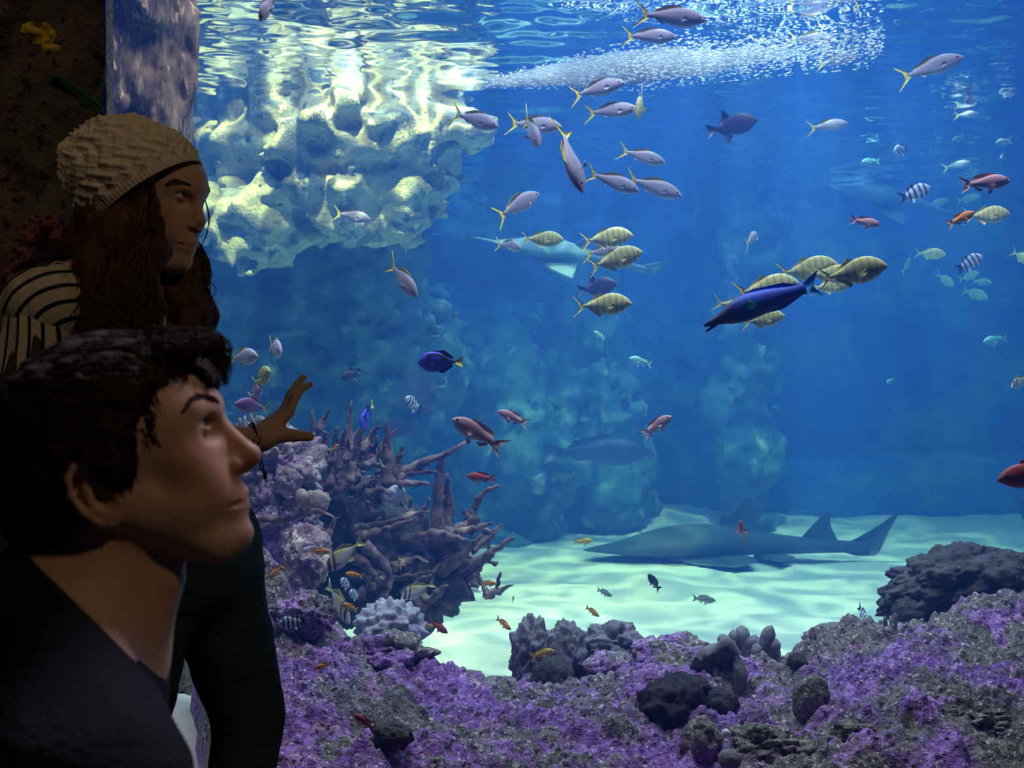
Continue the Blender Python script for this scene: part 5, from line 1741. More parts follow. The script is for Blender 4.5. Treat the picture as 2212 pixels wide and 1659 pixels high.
# the head's own axes: across the line of sight to it, along it, up
_hc = (300, 1000)
_ray = P(_hc[0], _hc[1], D_B) - np.array([0, 0, CAM_Z])
_ph = math.atan2(_ray[0], _ray[1]) + 0.15
_ex = np.array([math.cos(_ph), -math.sin(_ph), 0])
_ey = np.array([math.sin(_ph), math.cos(_ph), 0])
BM = np.stack([_ex * UB * 0.965, _ey * UB, np.array([0, 0, UB])], 1)
_bo = P(_hc[0], _hc[1], D_B) - np.array([_hc[0], 0, -_hc[1]]) @ BM.T


def b_(x, row, lat=0.0):
    """boy's pixel space to the room"""
    return _bo + np.array([x, lat, -row]) @ BM.T


BMI = np.linalg.inv(BM).astype(np.float32)


def boy_px(p):
    return ((p - _bo.astype(np.float32)) @ BMI.T).astype(np.float32)


def boy_px_room(v):
    return _bo + np.asarray(v) @ BM.T


B_SHN, B_SHF = np.array([-0.340, 0.868, 0.866]), np.array([-0.505, 1.215, 0.880])
B_HIP = np.array([-0.56, 1.05, 0.36])


def boy_neck(q):
    m = np.stack([q[:, 0], np.abs(q[:, 1]), q[:, 2]], 1)
    d = s_cone(q, hp(262, 1130), hp(165, 1440), 118, 140)
    d = smin(d, s_cone(m, hp(222, 1130, 96), hp(282, 1425, 30), 26, 20), 30)
    d = smin(d, s_cone(q, hp(330, 1250), hp(280, 1400), 70, 70), 40)
    return d


def boy_arms(p):
    d = s_chain(p, [B_SHN, (-0.32, 0.83, 0.60), (-0.16, 0.88, 0.46)], [0.050, 0.040, 0.026], 0.02)
    d2 = s_chain(p, [B_SHF, (-0.44, 1.30, 0.62), (-0.24, 1.24, 0.46)], [0.050, 0.040, 0.026], 0.02)
    d = np.minimum(d, d2)
    for y0, s in ((0.88, 1), (1.24, -1)):
        x0 = -0.16 if s > 0 else -0.24
        wr = np.array([x0, y0, 0.46])
        kn = [wr + np.array([0.075, s * (0.03 - 0.022 * i), -0.050]) for i in range(4)]
        ch = [[k_, k_ + np.array([0.035, 0, -0.03]), k_ + np.array([0.05, 0, -0.062])] for k_ in kn]
        th = [wr + np.array([0.02, s * 0.025, -0.01]), wr + np.array([0.045, s * 0.06, -0.025]), wr + np.array([0.075, s * 0.068, -0.045])]
        d = smin(d, hand_sdf(p, wr, kn, ch, th, 0.0088, 0.020), 0.02)
    return d


def boy_torso(p, grow=0.0):
    d = s_ell(p, (-0.515, 1.045, 0.69), (0.125 + grow, 0.185 + grow, 0.25 + grow))
    d = smin(d, s_ell(p, (-0.575, 1.05, 0.79), (0.125 + grow, 0.165 + grow, 0.185 + grow)), 0.06)
    d = smin(d, s_cone(p, B_SHN, B_SHF, 0.062 + grow, 0.062 + grow), 0.05)
    tr = boy_px_room(hp(120, 1300))
    d = smin(d, s_cone(p, tr, B_SHN, 0.050 + grow, 0.060 + grow), 0.05)
    d = smin(d, s_cone(p, tr, B_SHF, 0.050 + grow, 0.060 + grow), 0.05)
    d = smin(d, s_cone(p, b_(232, 1455, 10), b_(150, 1650, 10), 0.042 + grow, 0.07 + grow), 0.05)
    d = smin(d, s_cone(p, (-0.52, 1.045, 0.60), B_HIP, 0.13 + grow, 0.13 + grow), 0.08)
    return d


def boy_legs(p, grow=0.0):
    d = None
    for y in (0.93, 1.18):
        e = s_chain(p, [B_HIP + np.array([0, (y - 1.05) * 0.8, 0]), (-0.12, y, 0.16), (-0.50, y, 0.075)], [0.095 + grow, 0.068 + grow, 0.045 + grow], 0.02)
        d = e if d is None else smin(d, e, 0.03)
    return d


def boy_body(p):
    q = boy_px(p)
    d = head_sdf(q)
    d = smin(d, ear_sdf(q), 10)
    d = smin(d, boy_neck(q), 34) * UB
    d = smin(d, boy_torso(p), 0.04)
    d = smin(d, boy_arms(p), 0.03)
    d = smin(d, boy_legs(p), 0.03)
    for y in (0.93, 1.18):
        d = smin(d, s_cone(p, (-0.50, y, 0.06), (-0.66, y, 0.05), 0.04, 0.032), 0.03)
    return d


SKIN_B = skin_material('boy_skin', (0.60, 0.38, 0.26), (0.52, 0.22, 0.18),
                       [b_(528, 1072), b_(527, 1098), b_(506, 1088, -36), b_(506, 1088, 36), b_(518, 1086, -22)], 0.0095,
                       [b_(545, 990), b_(425, 1020, -96), b_(230, 1050, -165)], 0.042)
V1, Q1 = sdf_mesh(boy_body, axes=[axis([(-0.82, -0.53, 0.008), (-0.53, -0.22, 0.0026), (-0.22, 0.14, 0.006)]),
                                  axis([(0.76, 0.955, 0.006), (0.955, 1.15, 0.0026), (1.15, 1.40, 0.006)]),
                                  axis([(-0.01, 0.42, 0.010), (0.42, 0.95, 0.006), (0.95, 1.30, 0.0026)])])
boy = add('person', mesh('person', V1, Q1, SKIN_B), label='boy in a dark V-neck shirt looking up, close in front of the pane', cat='person')

EYE_B = eye_material('boy_eye', (math.cos(math.radians(26)), -0.10, math.sin(math.radians(26))), (0.07, 0.05, 0.03))
ev, ef = uvs(32, 20)
for s in (-1, 1):
    e = add('eye', mesh('eye', ev * EYE_R * UB, ef, EYE_B), boy, loc=tuple(b_(432, 919, s * 62)))

def onto(q, off, female=False):
    """moves points of the head's pixel space out to its skin"""
    q = np.asarray(q, np.float32).copy()
    for _ in range(12):
        d = head_sdf(q, female)
        g = np.stack([head_sdf(q + np.eye(3, dtype=np.float32)[k], female) - d for k in range(3)], 1)
        g /= np.linalg.norm(g, axis=1)[:, None] + 1e-6
        q = q - (d - off)[:, None] * g * 0.8
    return q


def brow_hairs(pts, room, female, seed, n=130, half=7.0, ln=15.0):
    rs_ = R(seed)
    c_ = spline(pts, 60)
    o_ = []
    for k_ in range(n):
        i = rs_.randint(2, 52)
        w_ = half * min(1.0, (i + 6) / 22.0, (66 - i) / 24.0)
        st = c_[i] + np.array([0, 0, rs_.uniform(-w_, w_)])
        dr = c_[i + 6] - c_[i]
        dr = dr / (np.linalg.norm(dr) + 1e-6)
        en = st - dr * ln + np.array([0, 0, rs_.uniform(-1, 5)])
        o_.append(np.array([st, (st + en) / 2, en]))
    return list(room(onto(np.concatenate(o_), 1.2, female)).reshape(-1, 3, 3))


# hair: a cap with locks
HAIR_B = hair_material('dark_brown_hair', (0.010, 0.007, 0.005), (0.045, 0.028, 0.018), (1, 3, 2))
B_POLY = np.array([(505, 770), (492, 800), (470, 842), (452, 812), (428, 790), (405, 780), (390, 800), (382, 826), (345, 842), (326, 888), (316, 937), (304, 965), (322, 992), (306, 1036), (284, 1044), (262, 1040),
                   (240, 1012), (216, 984), (196, 966), (178, 985), (172, 1020), (190, 1072), (228, 1120), (150, 1192), (70, 1225), (-90, 1200), (-90, 640), (520, 640)], float)
B_POLY[:, 1] *= -1


def boy_hair(p):
    q = boy_px(p)
    m = np.stack([q[:, 0], np.abs(q[:, 1]), q[:, 2]], 1)
    d = s_ell(m, hp(226, 928), (252, 192, 206), rot_y(18))
    d = smin(d, s_ell(m, hp(370, 838), (112, 132, 92), rot_y(-8)), 40)
    d = smin(d, s_ell(m, hp(110, 1080), (112, 122, 120)), 50)
    d = smin(d, s_ell(m, hp(262, 985, 130), (64, 56, 84)), 30)
    lock = 7 * fbm(q * np.array([0.018, 0.03, 0.05], np.float32), 3, 101) + 3.0 * fbm(q * np.array([0.06, 0.09, 0.14], np.float32), 2, 105)
    d = d + lock
    e = poly_sdf(q[:, [0, 2]], B_POLY) + 7 * fbm(q * 0.07, 2, 109)
    return smax(d, e, 10) * UB


V2, Q2 = sdf_mesh(boy_hair, b_(-110, 1260, -240), b_(530, 620, 240), 0.0032)
rs = R(5)
paths = []
for k in range(3200):
    # root on the cap, the lock runs forwards and down over it
    lat = rs.uniform(-1, 1)
    th = rs.uniform(-0.7, 3.3)
    c = np.array(hp(232, 930))
    rad = np.array([250, 190, 205]) * rs.uniform(0.97, 1.03)
    top = rs.rand() < 0.45
    pts = []
    dth = rs.uniform(0.25, 0.55) * (-1 if rs.rand() < 0.85 else 0.4)
    la = math.asin(lat * 0.97)
    for s in np.linspace(0, 1, 7):
        t_ = th + dth * s
        l2 = la + 0.12 * math.sin(k + s * 2) * s
        v = np.array([math.cos(t_) * math.cos(l2), math.sin(l2), math.sin(t_) * math.cos(l2)]) * rad * (1 + 0.02 * s * rs.uniform(-1, 1.6))
        v = v @ rot_y(18).T
        pts.append(c + v)
    pts = np.array(pts)
    ins = poly_sdf(pts[:, [0, 2]].astype(np.float32), B_POLY) < 8
    if ins.sum() < 5 or not ins[:4].all():
        continue
    paths.append(boy_px_room(pts[ins]))
# fringe tufts over the brow
for k in range(520):
    a = rs.uniform(-1, 1)
    st = np.array(hp(rs.uniform(330, 440), rs.uniform(706, 745) + abs(a) * 30, a * 120))
    fa = rs.uniform(0.2, 1.0)
    if a < -0.1:
        en = np.array(hp(rs.uniform(350, 420), rs.uniform(780, 835), a * 135))
    else:
        en = np.array(hp(rs.uniform(440, 496), rs.uniform(770, 842), a * 90))
    mid = (st + en) / 2 + np.array([30, 0, 24]) * rs.uniform(0.5, 1.3)
    paths.append(boy_px_room(spline([st, mid, en], 8)))
for k in range(260):
    st = np.array(hp(rs.uniform(268, 318), rs.uniform(900, 1000), -rs.uniform(160, 186)))
    en = st + np.array([rs.uniform(-16, 10), rs.uniform(-6, 14), -rs.uniform(30, 58)])
    paths.append(boy_px_room(spline([st, (st + en) / 2 + np.array([rs.uniform(-4, 8), -4, 0]), en], 6)))
for k in range(200):
    st = np.array(hp(rs.uniform(318, 345), rs.uniform(830, 940), -rs.uniform(128, 160)))
    en = st + np.array([rs.uniform(8, 30), rs.uniform(-4, 10), -rs.uniform(14, 40)])
    paths.append(boy_px_room(spline([st, (st + en) / 2 + np.array([6, -4, 4]), en], 6)))
# a few short hairs lifting off the crown
for k in range(60):
    st = np.array(hp(rs.uniform(300, 420), rs.uniform(718, 735), rs.uniform(-60, 60)))
    paths.append(boy_px_room(spline([st, st + np.array([20, 0, 14]), st + np.array([rs.uniform(40, 70), rs.uniform(-20, 20), rs.uniform(-14, 14)])], 6)))
add('hair', cat_mesh('hair', [(V2, Q2, None), strands(paths, 0.0009, 0.0002)], HAIR_B), boy, label='short dark brown hair with a swept fringe')
for s in (-1, 1):
    hs = brow_hairs([hp(406, 884, s * 108), hp(420, 870, s * 98), hp(440, 860, s * 82), hp(464, 866, s * 48), hp(474, 878, s * 24)], boy_px_room, False, 11 + s)
    add('eyebrow', strands(hs, 0.0005, 0.0002).mesh('eyebrow', HAIR_B), boy)


def neckline(p):
    q = boy_px(p)
    lat = np.abs(q[:, 1])
    row = np.interp(q[:, 0], [-100, 60, 190, 260, 310, 360], [1190, 1180, 1300, 1368, 1420, 1475])
    return (q[:, 2] - (-row + lat * 0.28)) * UB * 0.75      # positive above the collar


def boy_shirt(p):
    d = boy_torso(p, 0.010)
    d = smin(d, s_chain(p, [B_SHN, (-0.330, 0.852, 0.755)], [0.066, 0.066], 0.02), 0.03)
    d = smin(d, s_chain(p, [B_SHF, (-0.475, 1.262, 0.755)], [0.066, 0.066], 0.02), 0.03)
    q = boy_px(p)
    d = smin(d, (boy_neck(q) - 5) * UB, 0.03)
    d = d + 0.006 * fbm(p * np.array([6, 6, 14], np.float32), 2, 121)
    d = smax(d, neckline(p), 0.004)
    return smax(d, 0.34 - p[:, 2], 0.02)


V, Q = sdf_mesh(boy_shirt, (-0.82, 0.74, 0.28), (-0.05, 1.42, 1.10), 0.0055)
add('shirt', mesh('shirt', V, Q, cloth_material('charcoal_jersey', (0.018, 0.019, 0.026))), boy, label='dark charcoal V-neck shirt')


def boy_trousers(p):
    d = boy_legs(p, 0.012)
    d = smin(d, s_ell(p, B_HIP, (0.15, 0.18, 0.13)), 0.05)
    return smax(d, p[:, 0] * -1 - 0.60, 0.02)


V, Q = sdf_mesh(boy_trousers, (-0.72, 0.78, 0.0), (0.02, 1.34, 0.56), 0.011)
add('trousers', mesh('trousers', V, Q, cloth_material('boy_dark_denim', (0.03, 0.035, 0.05))), boy)

# ================================================================== the girl, at the pane
D_G = 2.0
UG = D_G / FPX


def g_(x, row, d=D_G):
    return P(x, row, d)


_a, _p = math.radians(19), 25
HS = UG * 0.545                                        # head pixels of the boy's view to metres
_f = np.array([math.cos(_a), -math.sin(_a), 0])
_l = np.array([math.sin(_a), math.cos(_a), 0])         # away from the camera
_u = np.array([0, 0, 1.0])
_R3 = np.stack([_f, _l, _u], 1) @ rot_y(-_p)
GM = _R3 * HS
GMI = np.linalg.inv(GM).astype(np.float32)
G0 = g_(389, 423, 1.955) - np.array(hp(443, 917, -64)) @ GM.T


def girl_px(p):
    return ((p - G0.astype(np.float32)) @ GMI.T).astype(np.float32)


def girl_room(v):
    return G0 + np.asarray(v, float) @ GM.T


G_SHN, G_SHF = g_(98, 668, 1.86), g_(285, 655, 2.12)
G_HIP = g_(385, 1195, 2.02)
G_KNEE, G_ANK = g_(536, 1548, 2.14), g_(470, 2060, 2.05)
G_KNEE2, G_ANK2 = g_(262, 1640, 1.96), g_(250, 2085, 1.96)
G_HIPN, G_HIPF = G_HIP + np.array([-0.03, -0.07, 0]), G_HIP + np.array([0.03, 0.06, 0])
G_ELB, G_WR = g_(300, 912, 2.14), g_(549, 950, 2.20)
G_ELBN, G_WRN = g_(28, 905, 1.80), g_(75, 1110, 1.86)


def hg(cx, cy, d):
    """a point of the hand measured in its own enlarged view"""
    return P(480 + cx / 4.6075, 700 + cy / 4.6075, d)


def girl_arm(p):
    d = s_chain(p, [G_SHF, G_ELB, G_WR], [0.042, 0.033, 0.0225], 0.02)
    kn = [hg(665, 880, 2.235), hg(625, 850, 2.25), hg(608, 880, 2.27), hg(600, 925, 2.285)]
    ch = [[kn[0], hg(735, 720, 2.255), hg(800, 640, 2.275), hg(872, 600, 2.29)],
          [kn[1], hg(690, 690, 2.275), hg(750, 600, 2.295), hg(812, 530, 2.305)],
          [kn[2], hg(670, 720, 2.295), hg(722, 640, 2.31), hg(765, 585, 2.315)],
          [kn[3], hg(650, 790, 2.305), hg(680, 735, 2.315), hg(702, 690, 2.318)]]
    th = [hg(470, 1125, 2.20), hg(610, 1105, 2.215), hg(720, 1108, 2.23), hg(868, 1118, 2.245)]
    wr = hg(400, 1130, 2.205)
    d = smin(d, hand_sdf(p, wr, kn, ch, th, 0.0090, 0.0225), 0.015)
    # the other arm hangs down behind the boy
    d2 = s_chain(p, [G_SHN, G_ELBN, G_WRN], [0.042, 0.033, 0.022], 0.02)
    kn = [G_WRN + np.array([0.01 * i - 0.012, 0.012 * (i - 1.5), -0.085]) for i in range(4)]
    ch = [[k_, k_ + np.array([0.012, 0, -0.04]), k_ + np.array([0.006, 0, -0.075])] for k_ in kn]
    th = [G_WRN, G_WRN + np.array([0.035, -0.01, -0.04]), G_WRN + np.array([0.045, -0.01, -0.08])]
    d2 = smin(d2, hand_sdf(p, G_WRN, kn, ch, th, 0.0079, 0.019), 0.015)
    return np.minimum(d, d2)


def girl_torso(p, grow=0.0):
    c1 = g_(215, 770, 2.0)
    d = s_ell(p, c1, (0.105 + grow, 0.15 + grow, 0.165 + grow), rot_z(-28))
    d = smin(d, s_cone(p, G_SHN, G_SHF, 0.052 + grow, 0.052 + grow), 0.04)
    nb = girl_room(hp(215, 1330))
    d = smin(d, s_cone(p, nb, G_SHN, 0.040 + grow, 0.050 + grow), 0.04)
    d = smin(d, s_cone(p, nb, G_SHF, 0.040 + grow, 0.050 + grow), 0.04)
    d = smin(d, s_cone(p, c1, G_HIP + np.array([-0.02, 0, 0.09]), 0.10 + grow, 0.105 + grow), 0.06)
    return d


def girl_legs(p, grow=0.0):
    d = s_chain(p, [G_HIPF, G_KNEE, G_ANK], [0.092 + grow, 0.060 + grow, 0.036 + grow], 0.02)
    d2 = s_chain(p, [G_HIPN, G_KNEE2, G_ANK2], [0.090 + grow, 0.058 + grow, 0.036 + grow], 0.02)
    d = smin(d, d2, 0.02)
    return smin(d, s_ell(p, G_HIP, (0.125 + grow, 0.155 + grow, 0.12 + grow)), 0.05)


def girl_body(p):
    q = girl_px(p)
    d = head_sdf(q, True)
    d = smin(d, s_cone(q, hp(275, 1130), hp(190, 1400), 88, 98), 30) * HS
    d = smin(d, girl_torso(p), 0.03)
    d = smin(d, girl_arm(p), 0.012)
    d = smin(d, girl_legs(p), 0.03)
    return d


SKIN_G = skin_material('girl_skin', (0.62, 0.40, 0.29), (0.55, 0.24, 0.22),
                       [girl_room(hp(527, 1072)), girl_room(hp(526, 1098)), girl_room(hp(506, 1088, -36)), girl_room(hp(506, 1088, 36)), girl_room(hp(518, 1086, -22))], 0.0095,
                       [girl_room(hp(542, 990)), girl_room(hp(425, 1015, -96))], 0.024)
V, Q = sdf_mesh(girl_body, axes=[axis([(-1.06, -0.72, 0.008), (-0.72, -0.32, 0.0034), (-0.32, -0.26, 0.008)]),
                                 axis([(1.68, 1.86, 0.008), (1.86, 2.33, 0.0034)]),
                                 axis([(-0.01, 1.02, 0.010), (1.02, 1.20, 0.0028), (1.20, 1.36, 0.006), (1.36, 1.60, 0.0026)])])
girl = add('person', mesh('person', V, Q, SKIN_G), label='girl in a cream knitted hat and striped top reaching her hand to the pane', cat='person')
EYE_G = eye_material('girl_eye', _f * 0.96 + _l * 0.12 + _u * 0.12, (0.10, 0.09, 0.07))
for s in (-1, 1):
    add('eye', mesh('eye', ev * EYE_R * HS, ef, EYE_G), girl, loc=tuple(girl_room((EYE_C[0], s * 62, EYE_C[2]))))

HAIR_G = hair_material('long_brown_hair', (0.035, 0.018, 0.010), (0.13, 0.070, 0.036), (1, 1, 0.35))
for s in (-1, 1):
    hs = brow_hairs([hp(406, 892, s * 108), hp(424, 877, s * 98), hp(446, 868, s * 80), hp(472, 864, s * 36)], girl_room, True, 21 + s, 130, 6.0, 15.0)
    add('eyebrow', strands(hs, 0.0007, 0.0002).mesh('eyebrow', HAIR_G), girl)


# hair: a soft mass and wavy locks over it
def girl_hair(p):
    d = s_chain(p, [g_(285, 450, 2.0), g_(262, 540, 1.925), g_(238, 640, 1.90), g_(232, 760, 1.895)], [0.075, 0.060, 0.058, 0.060], 0.03)
    d = smin(d, s_chain(p, [g_(316, 455, 1.93), g_(310, 540, 1.90), g_(292, 640, 1.885), g_(300, 740, 1.88)], [0.022, 0.030, 0.036, 0.040], 0.02), 0.03)
    d = smin(d, s_chain(p, [g_(205, 500, 1.99), g_(205, 620, 1.96), g_(205, 720, 1.95)], [0.05, 0.045, 0.04], 0.03), 0.03)
    d = smin(d, s_chain(p, [g_(352, 560, 2.06), g_(378, 610, 2.07), g_(382, 660, 2.05), g_(385, 740, 2.02)], [0.03, 0.044, 0.048, 0.050], 0.03), 0.02)
    d = smin(d, s_chain(p, [g_(412, 560, 2.10), g_(420, 620, 2.10), g_(425, 690, 2.08)], [0.014, 0.018, 0.022], 0.02), 0.02)
    q = p * np.array([34, 34, 7], np.float32)
    wv = np.sin(p[:, 2] * 75 + p[:, 0] * 40) * 0.005 + np.sin(p[:, 2] * 42 - p[:, 0] * 55 + 1.3) * 0.004
    return d + 0.010 * fbm(q, 3, 131) + wv


V2, Q2 = sdf_mesh(girl_hair, (-0.98, 1.76, 1.14), (-0.50, 2.20, 1.56), 0.0045)
rs = R(9)
paths, rad = [], []


def lock(st, en, amp, n=22, freq=2.2, out=(0, -1, 0)):
    t_ = np.linspace(0, 1, n)[:, None]
    ph = rs.uniform(0, 6.28)
    base = st * (1 - t_) + en * t_
    bow = np.sin(t_ * math.pi) * np.asarray(out) * 0.02
    w1 = np.sin(t_ * freq * 2 * math.pi + ph) * amp * t_ ** 0.6
    w2 = np.cos(t_ * freq * 2 * math.pi + ph) * amp * 0.7 * t_ ** 0.6
    return base + bow + w1 * np.array([1, 0, 0]) + w2 * np.array([0, 1, 0])


for k in range(900):
    u = rs.rand()
    st = g_(215 + 122 * u, 486 - 84 * u, 1.955 - 0.045 * math.sin(u * 3.1) + rs.uniform(-0.01, 0.02))
    en = g_(rs.uniform(160, 250) + 75 * u, rs.uniform(690, 780), rs.uniform(1.80, 1.86))
    paths.append(lock(st, en, rs.uniform(0.006, 0.018), out=(0.3 * u, -1, 0)))
for k in range(60):
    st = g_(330 + rs.uniform(-6, 4), 400 + rs.uniform(0, 10), 1.915)
    mid = g_(350 + rs.uniform(-8, 6), 497 + rs.uniform(-14, 14), 1.865)
    en = g_(rs.uniform(290, 345), rs.uniform(640, 730), 1.84)
    paths.append(spline([st, g_(341, 452, 1.87), mid, g_(330 + rs.uniform(-8, 10), 545, 1.855), en], 22))
for k in range(170):
    st = g_(rs.uniform(370, 428), rs.uniform(500, 560), rs.uniform(2.08, 2.12))
    en = g_(rs.uniform(350, 458), rs.uniform(650, 735), rs.uniform(2.02, 2.10))
    paths.append(lock(st, en, rs.uniform(0.006, 0.016), freq=1.5, out=(0.7, 0, 0)))
for pts in ([(434, 530), (446, 560), (447, 590), (438, 625), (432, 650)], [(430, 620), (440, 640), (444, 672), (436, 700)], [(438, 680), (455, 694), (462, 712), (452, 726)], [(428, 540), (442, 575), (440, 612)],
            [(437, 424), (446, 440), (451, 470), (446, 500), (436, 530)], [(440, 690), (460, 705), (458, 722), (446, 730)], [(426, 530), (448, 565), (444, 600), (430, 630), (438, 668)]):
    for j in range(3):
        paths.append(spline([g_(a + rs.normal(0, 2), b + rs.normal(0, 2), 2.09) for a, b in pts], 20))
rad = np.full(len(paths), 0.0012)
rad[-21:] = 0.0007
add('hair', cat_mesh('hair', [(V2, Q2, None), strands(paths, rad, 0.0004)], HAIR_G), girl, label='long wavy brown hair')

# knitted hat
A3 = girl_room(hp(250, 930))
c_b = g_(319, 424, 1.985)
ax_s = np.array([0.22, 0.965, 0.12])
ax_s /= np.linalg.norm(ax_s)
ax_f = g_(433, 350, 1.985) - g_(207, 500, 1.985)
ax_f = ax_f - (ax_f @ ax_s) * ax_s
ax_f = ax_f / np.linalg.norm(ax_f)
ax_u = np.cross(ax_f, ax_s)
nu, nv = 420, 150
th = np.arange(nu) * 2 * math.pi / nu
v = np.linspace(0, 1, nv)
al = np.interp(v, [0, 0.05, 0.25, 0.45, 0.62, 0.76, 0.88, 0.96, 1.0], [-5, 6, 52, 100, 143, 168, 186, 194, 196]) * UG
half = np.interp(v, [0, 0.05, 0.25, 0.45, 0.62, 0.76, 0.88, 0.96, 1.0], [136, 139, 139, 128, 106, 82, 50, 22, 0]) * UG
cen = np.interp(v, [0, 0.25, 0.45, 0.62, 0.76, 1.0], [0, -3, -9, -20, -28, -38]) * UG
lath = half * np.interp(v, [0, 0.3, 0.6, 1], [0.80, 0.84, 0.90, 1.0])
TH, VV = np.meshgrid(th, v, indexing='ij')
H2, C2, L2, A2 = [np.broadcast_to(a[None], TH.shape) for a in (half, cen, lath, al)]
tri = np.abs(((VV * 3.0) % 1) * 2 - 1)
ph = TH * 12 / (2 * math.pi) + 0.55 * tri
fr = np.abs((ph % 1) * 2 - 1)
cable = np.clip(1 - np.abs(fr - 0.5) * 3.4, 0, 1) ** 0.7
ph2 = TH * 12 / (2 * math.pi) - 0.55 * tri + 0.3
cable2 = np.clip(1 - np.abs(np.abs((ph2 % 1) * 2 - 1) - 0.5) * 4.5, 0, 1)
rib = 0.5 + 0.5 * np.cos(TH * 90)
inb = np.clip((VV - 0.07) / 0.05, 0, 1) * np.clip((0.97 - VV) / 0.1, 0, 1)
q3 = np.stack([np.cos(TH).ravel() * 3, np.sin(TH).ravel() * 3, VV.ravel() * 3], 1)
dsp = (0.0048 * cable + 0.0022 * cable2) * inb + 0.0012 * rib * (1 - inb) + 0.006 * fbm(q3 * 1.3, 2, 141).reshape(TH.shape) * inb
X = C2 + (H2 + dsp) * np.cos(TH)
S = (L2 + dsp) * np.sin(TH)
A = A2 + dsp * 0.6 * np.clip(VV * 1.4 - 0.4, 0, 1)
W = c_b + X[..., None] * ax_f + S[..., None] * ax_s + A[..., None] * ax_u
VH = W.reshape(-1, 3)
inner = c_b + (X * 0.93)[..., :1, None] * ax_f + (S * 0.93)[..., :1, None] * ax_s + (A[..., :1] + 0.012)[..., None] * ax_u
VH = np.vstack([VH, inner.reshape(-1, 3)])
k = np.arange(nu)
k1 = (k + 1) % nu
lip = np.stack([k * nv, nu * nv + k, nu * nv + k1, k1 * nv], 1)
M_HAT, nt, out = new_mat('cream_knit')
c = nt.coord('Object')
n1 = nt.noise(c, 420, 2, 0.7)
principled(nt, out, nt.mix(n1, (0.62, 0.54, 0.38), (0.86, 0.78, 0.60)), 0.95, 0.05, nt.bump(n1, 0.6, 0.003))
add('knitted_hat', mesh('knitted_hat', VH, [grid_faces(nu, nv, wrap_u=True), lip], M_HAT), girl, label='slouchy cream hat with a cable knit pattern')


def stripe_material(name, mode):
    m, nt, out = new_mat(name)
    c = nt.coord('Object')
    s = nt.sep(c)
    o = g_(200, 760, 1.86)
    if mode == 'torso':
        dx = nt.math('SUBTRACT', s[0], float(o[0]))
        dz = nt.math('SUBTRACT', s[2], float(o[2]))
        r = nt.math('SQRT', nt.math('ADD', nt.math('MULTIPLY', dx, dx), nt.math('MULTIPLY', dz, dz)))
        ph_ = nt.math('MULTIPLY', r, 2 * math.pi / 0.0275)
    else:
        ph_ = nt.math('MULTIPLY', nt.math('ADD', s[0], nt.math('MULTIPLY', nt.math('POWER', nt.math('SUBTRACT', s[2], 1.22), 2.0), 1.2)), 2 * math.pi / 0.0185)
    f = nt.node_map(nt.math('SINE', nt.math('ADD', ph_, 0.9)), 0.62, 0.74)
    n = nt.noise(c, 300, 2)
    base = nt.mix(n, (0.46, 0.40, 0.30), (0.60, 0.53, 0.41))
    fold = nt.noise(nt.coord('Object', (3.0, 3.0, 0.8)), 14, 2, 0.5, 0.5)
    principled(nt, out, nt.mix(f, base, (0.012, 0.012, 0.014)), 0.9, 0.1, nt.bump(fold, 0.6, 0.02))
    return m


def girl_top(p):
    d = girl_torso(p, 0.008)
    nk = (girl_px(p)[:, 2] - (-1372 + np.abs(girl_px(p)[:, 1]) * 0.2)) * HS
    d = d + 0.004 * fbm(p * np.array([20, 20, 6], np.float32), 2, 151)
    d = smax(d, nk, 0.006)
    return smax(d, float(G_HIP[2]) + 0.02 - p[:, 2], 0.01)


V, Q = sdf_mesh(girl_top, (-1.02, 1.72, 0.80), (-0.42, 2.30, 1.40), 0.007)
add('striped_top', mesh('striped_top', V, Q, stripe_material('cream_black_stripes', 'torso')), girl, label='cream top with thin black stripes')
for nm, ch, rr in (('sleeve', [G_SHN, G_ELBN, G_WRN], [0.062, 0.050, 0.036]), ('sleeve', [G_SHF, G_ELB, G_ELB * 0.45 + G_WR * 0.55], [0.060, 0.046, 0.038])):
    def sl(p, ch=ch, rr=rr):
        d = s_chain(p, ch, rr, 0.02) + 0.004 * fbm(p * np.array([20, 20, 8], np.float32), 2, 153)
        return d
    pp = np.array(ch)
    V, Q = sdf_mesh(sl, pp.min(0) - 0.09, pp.max(0) + 0.09, 0.007)
    add('sleeve', mesh('sleeve', V, Q, stripe_material('striped_sleeve', 'sleeve')), girl)


def girl_jeans(p):
    d = girl_legs(p, 0.010)
    d = d + 0.0045 * fbm(p * np.array([9, 9, 16], np.float32), 2, 161)
    return smax(d, p[:, 2] - float(G_HIP[2]) - 0.10, 0.01)


V, Q = sdf_mesh(girl_jeans, (-0.95, 1.78, 0.04), (-0.30, 2.34, 1.0), 0.008)
add('jeans', mesh('jeans', V, Q, cloth_material('dark_teal_denim', (0.06, 0.10, 0.125))), girl, label='dark blue-green jeans')
for A_ in (G_ANK, G_ANK2):
    def sh(p, A_=A_):
        d = s_cone(p, (A_[0] - 0.03, A_[1], 0.045), (A_[0] + 0.13, A_[1] + 0.03, 0.035), 0.042, 0.036)
        return smax(smin(d, s_cone(p, (A_[0], A_[1], 0.04), (A_[0], A_[1], 0.10), 0.04, 0.04), 0.02), 0.002 - p[:, 2], 0.004)
    V, Q = sdf_mesh(sh, (A_[0] - 0.1, A_[1] - 0.08, -0.02), (A_[0] + 0.2, A_[1] + 0.12, 0.17), 0.008)
    add('shoe', mesh('shoe', V, Q, cloth_material('dark_shoe', (0.02, 0.02, 0.022))), girl)

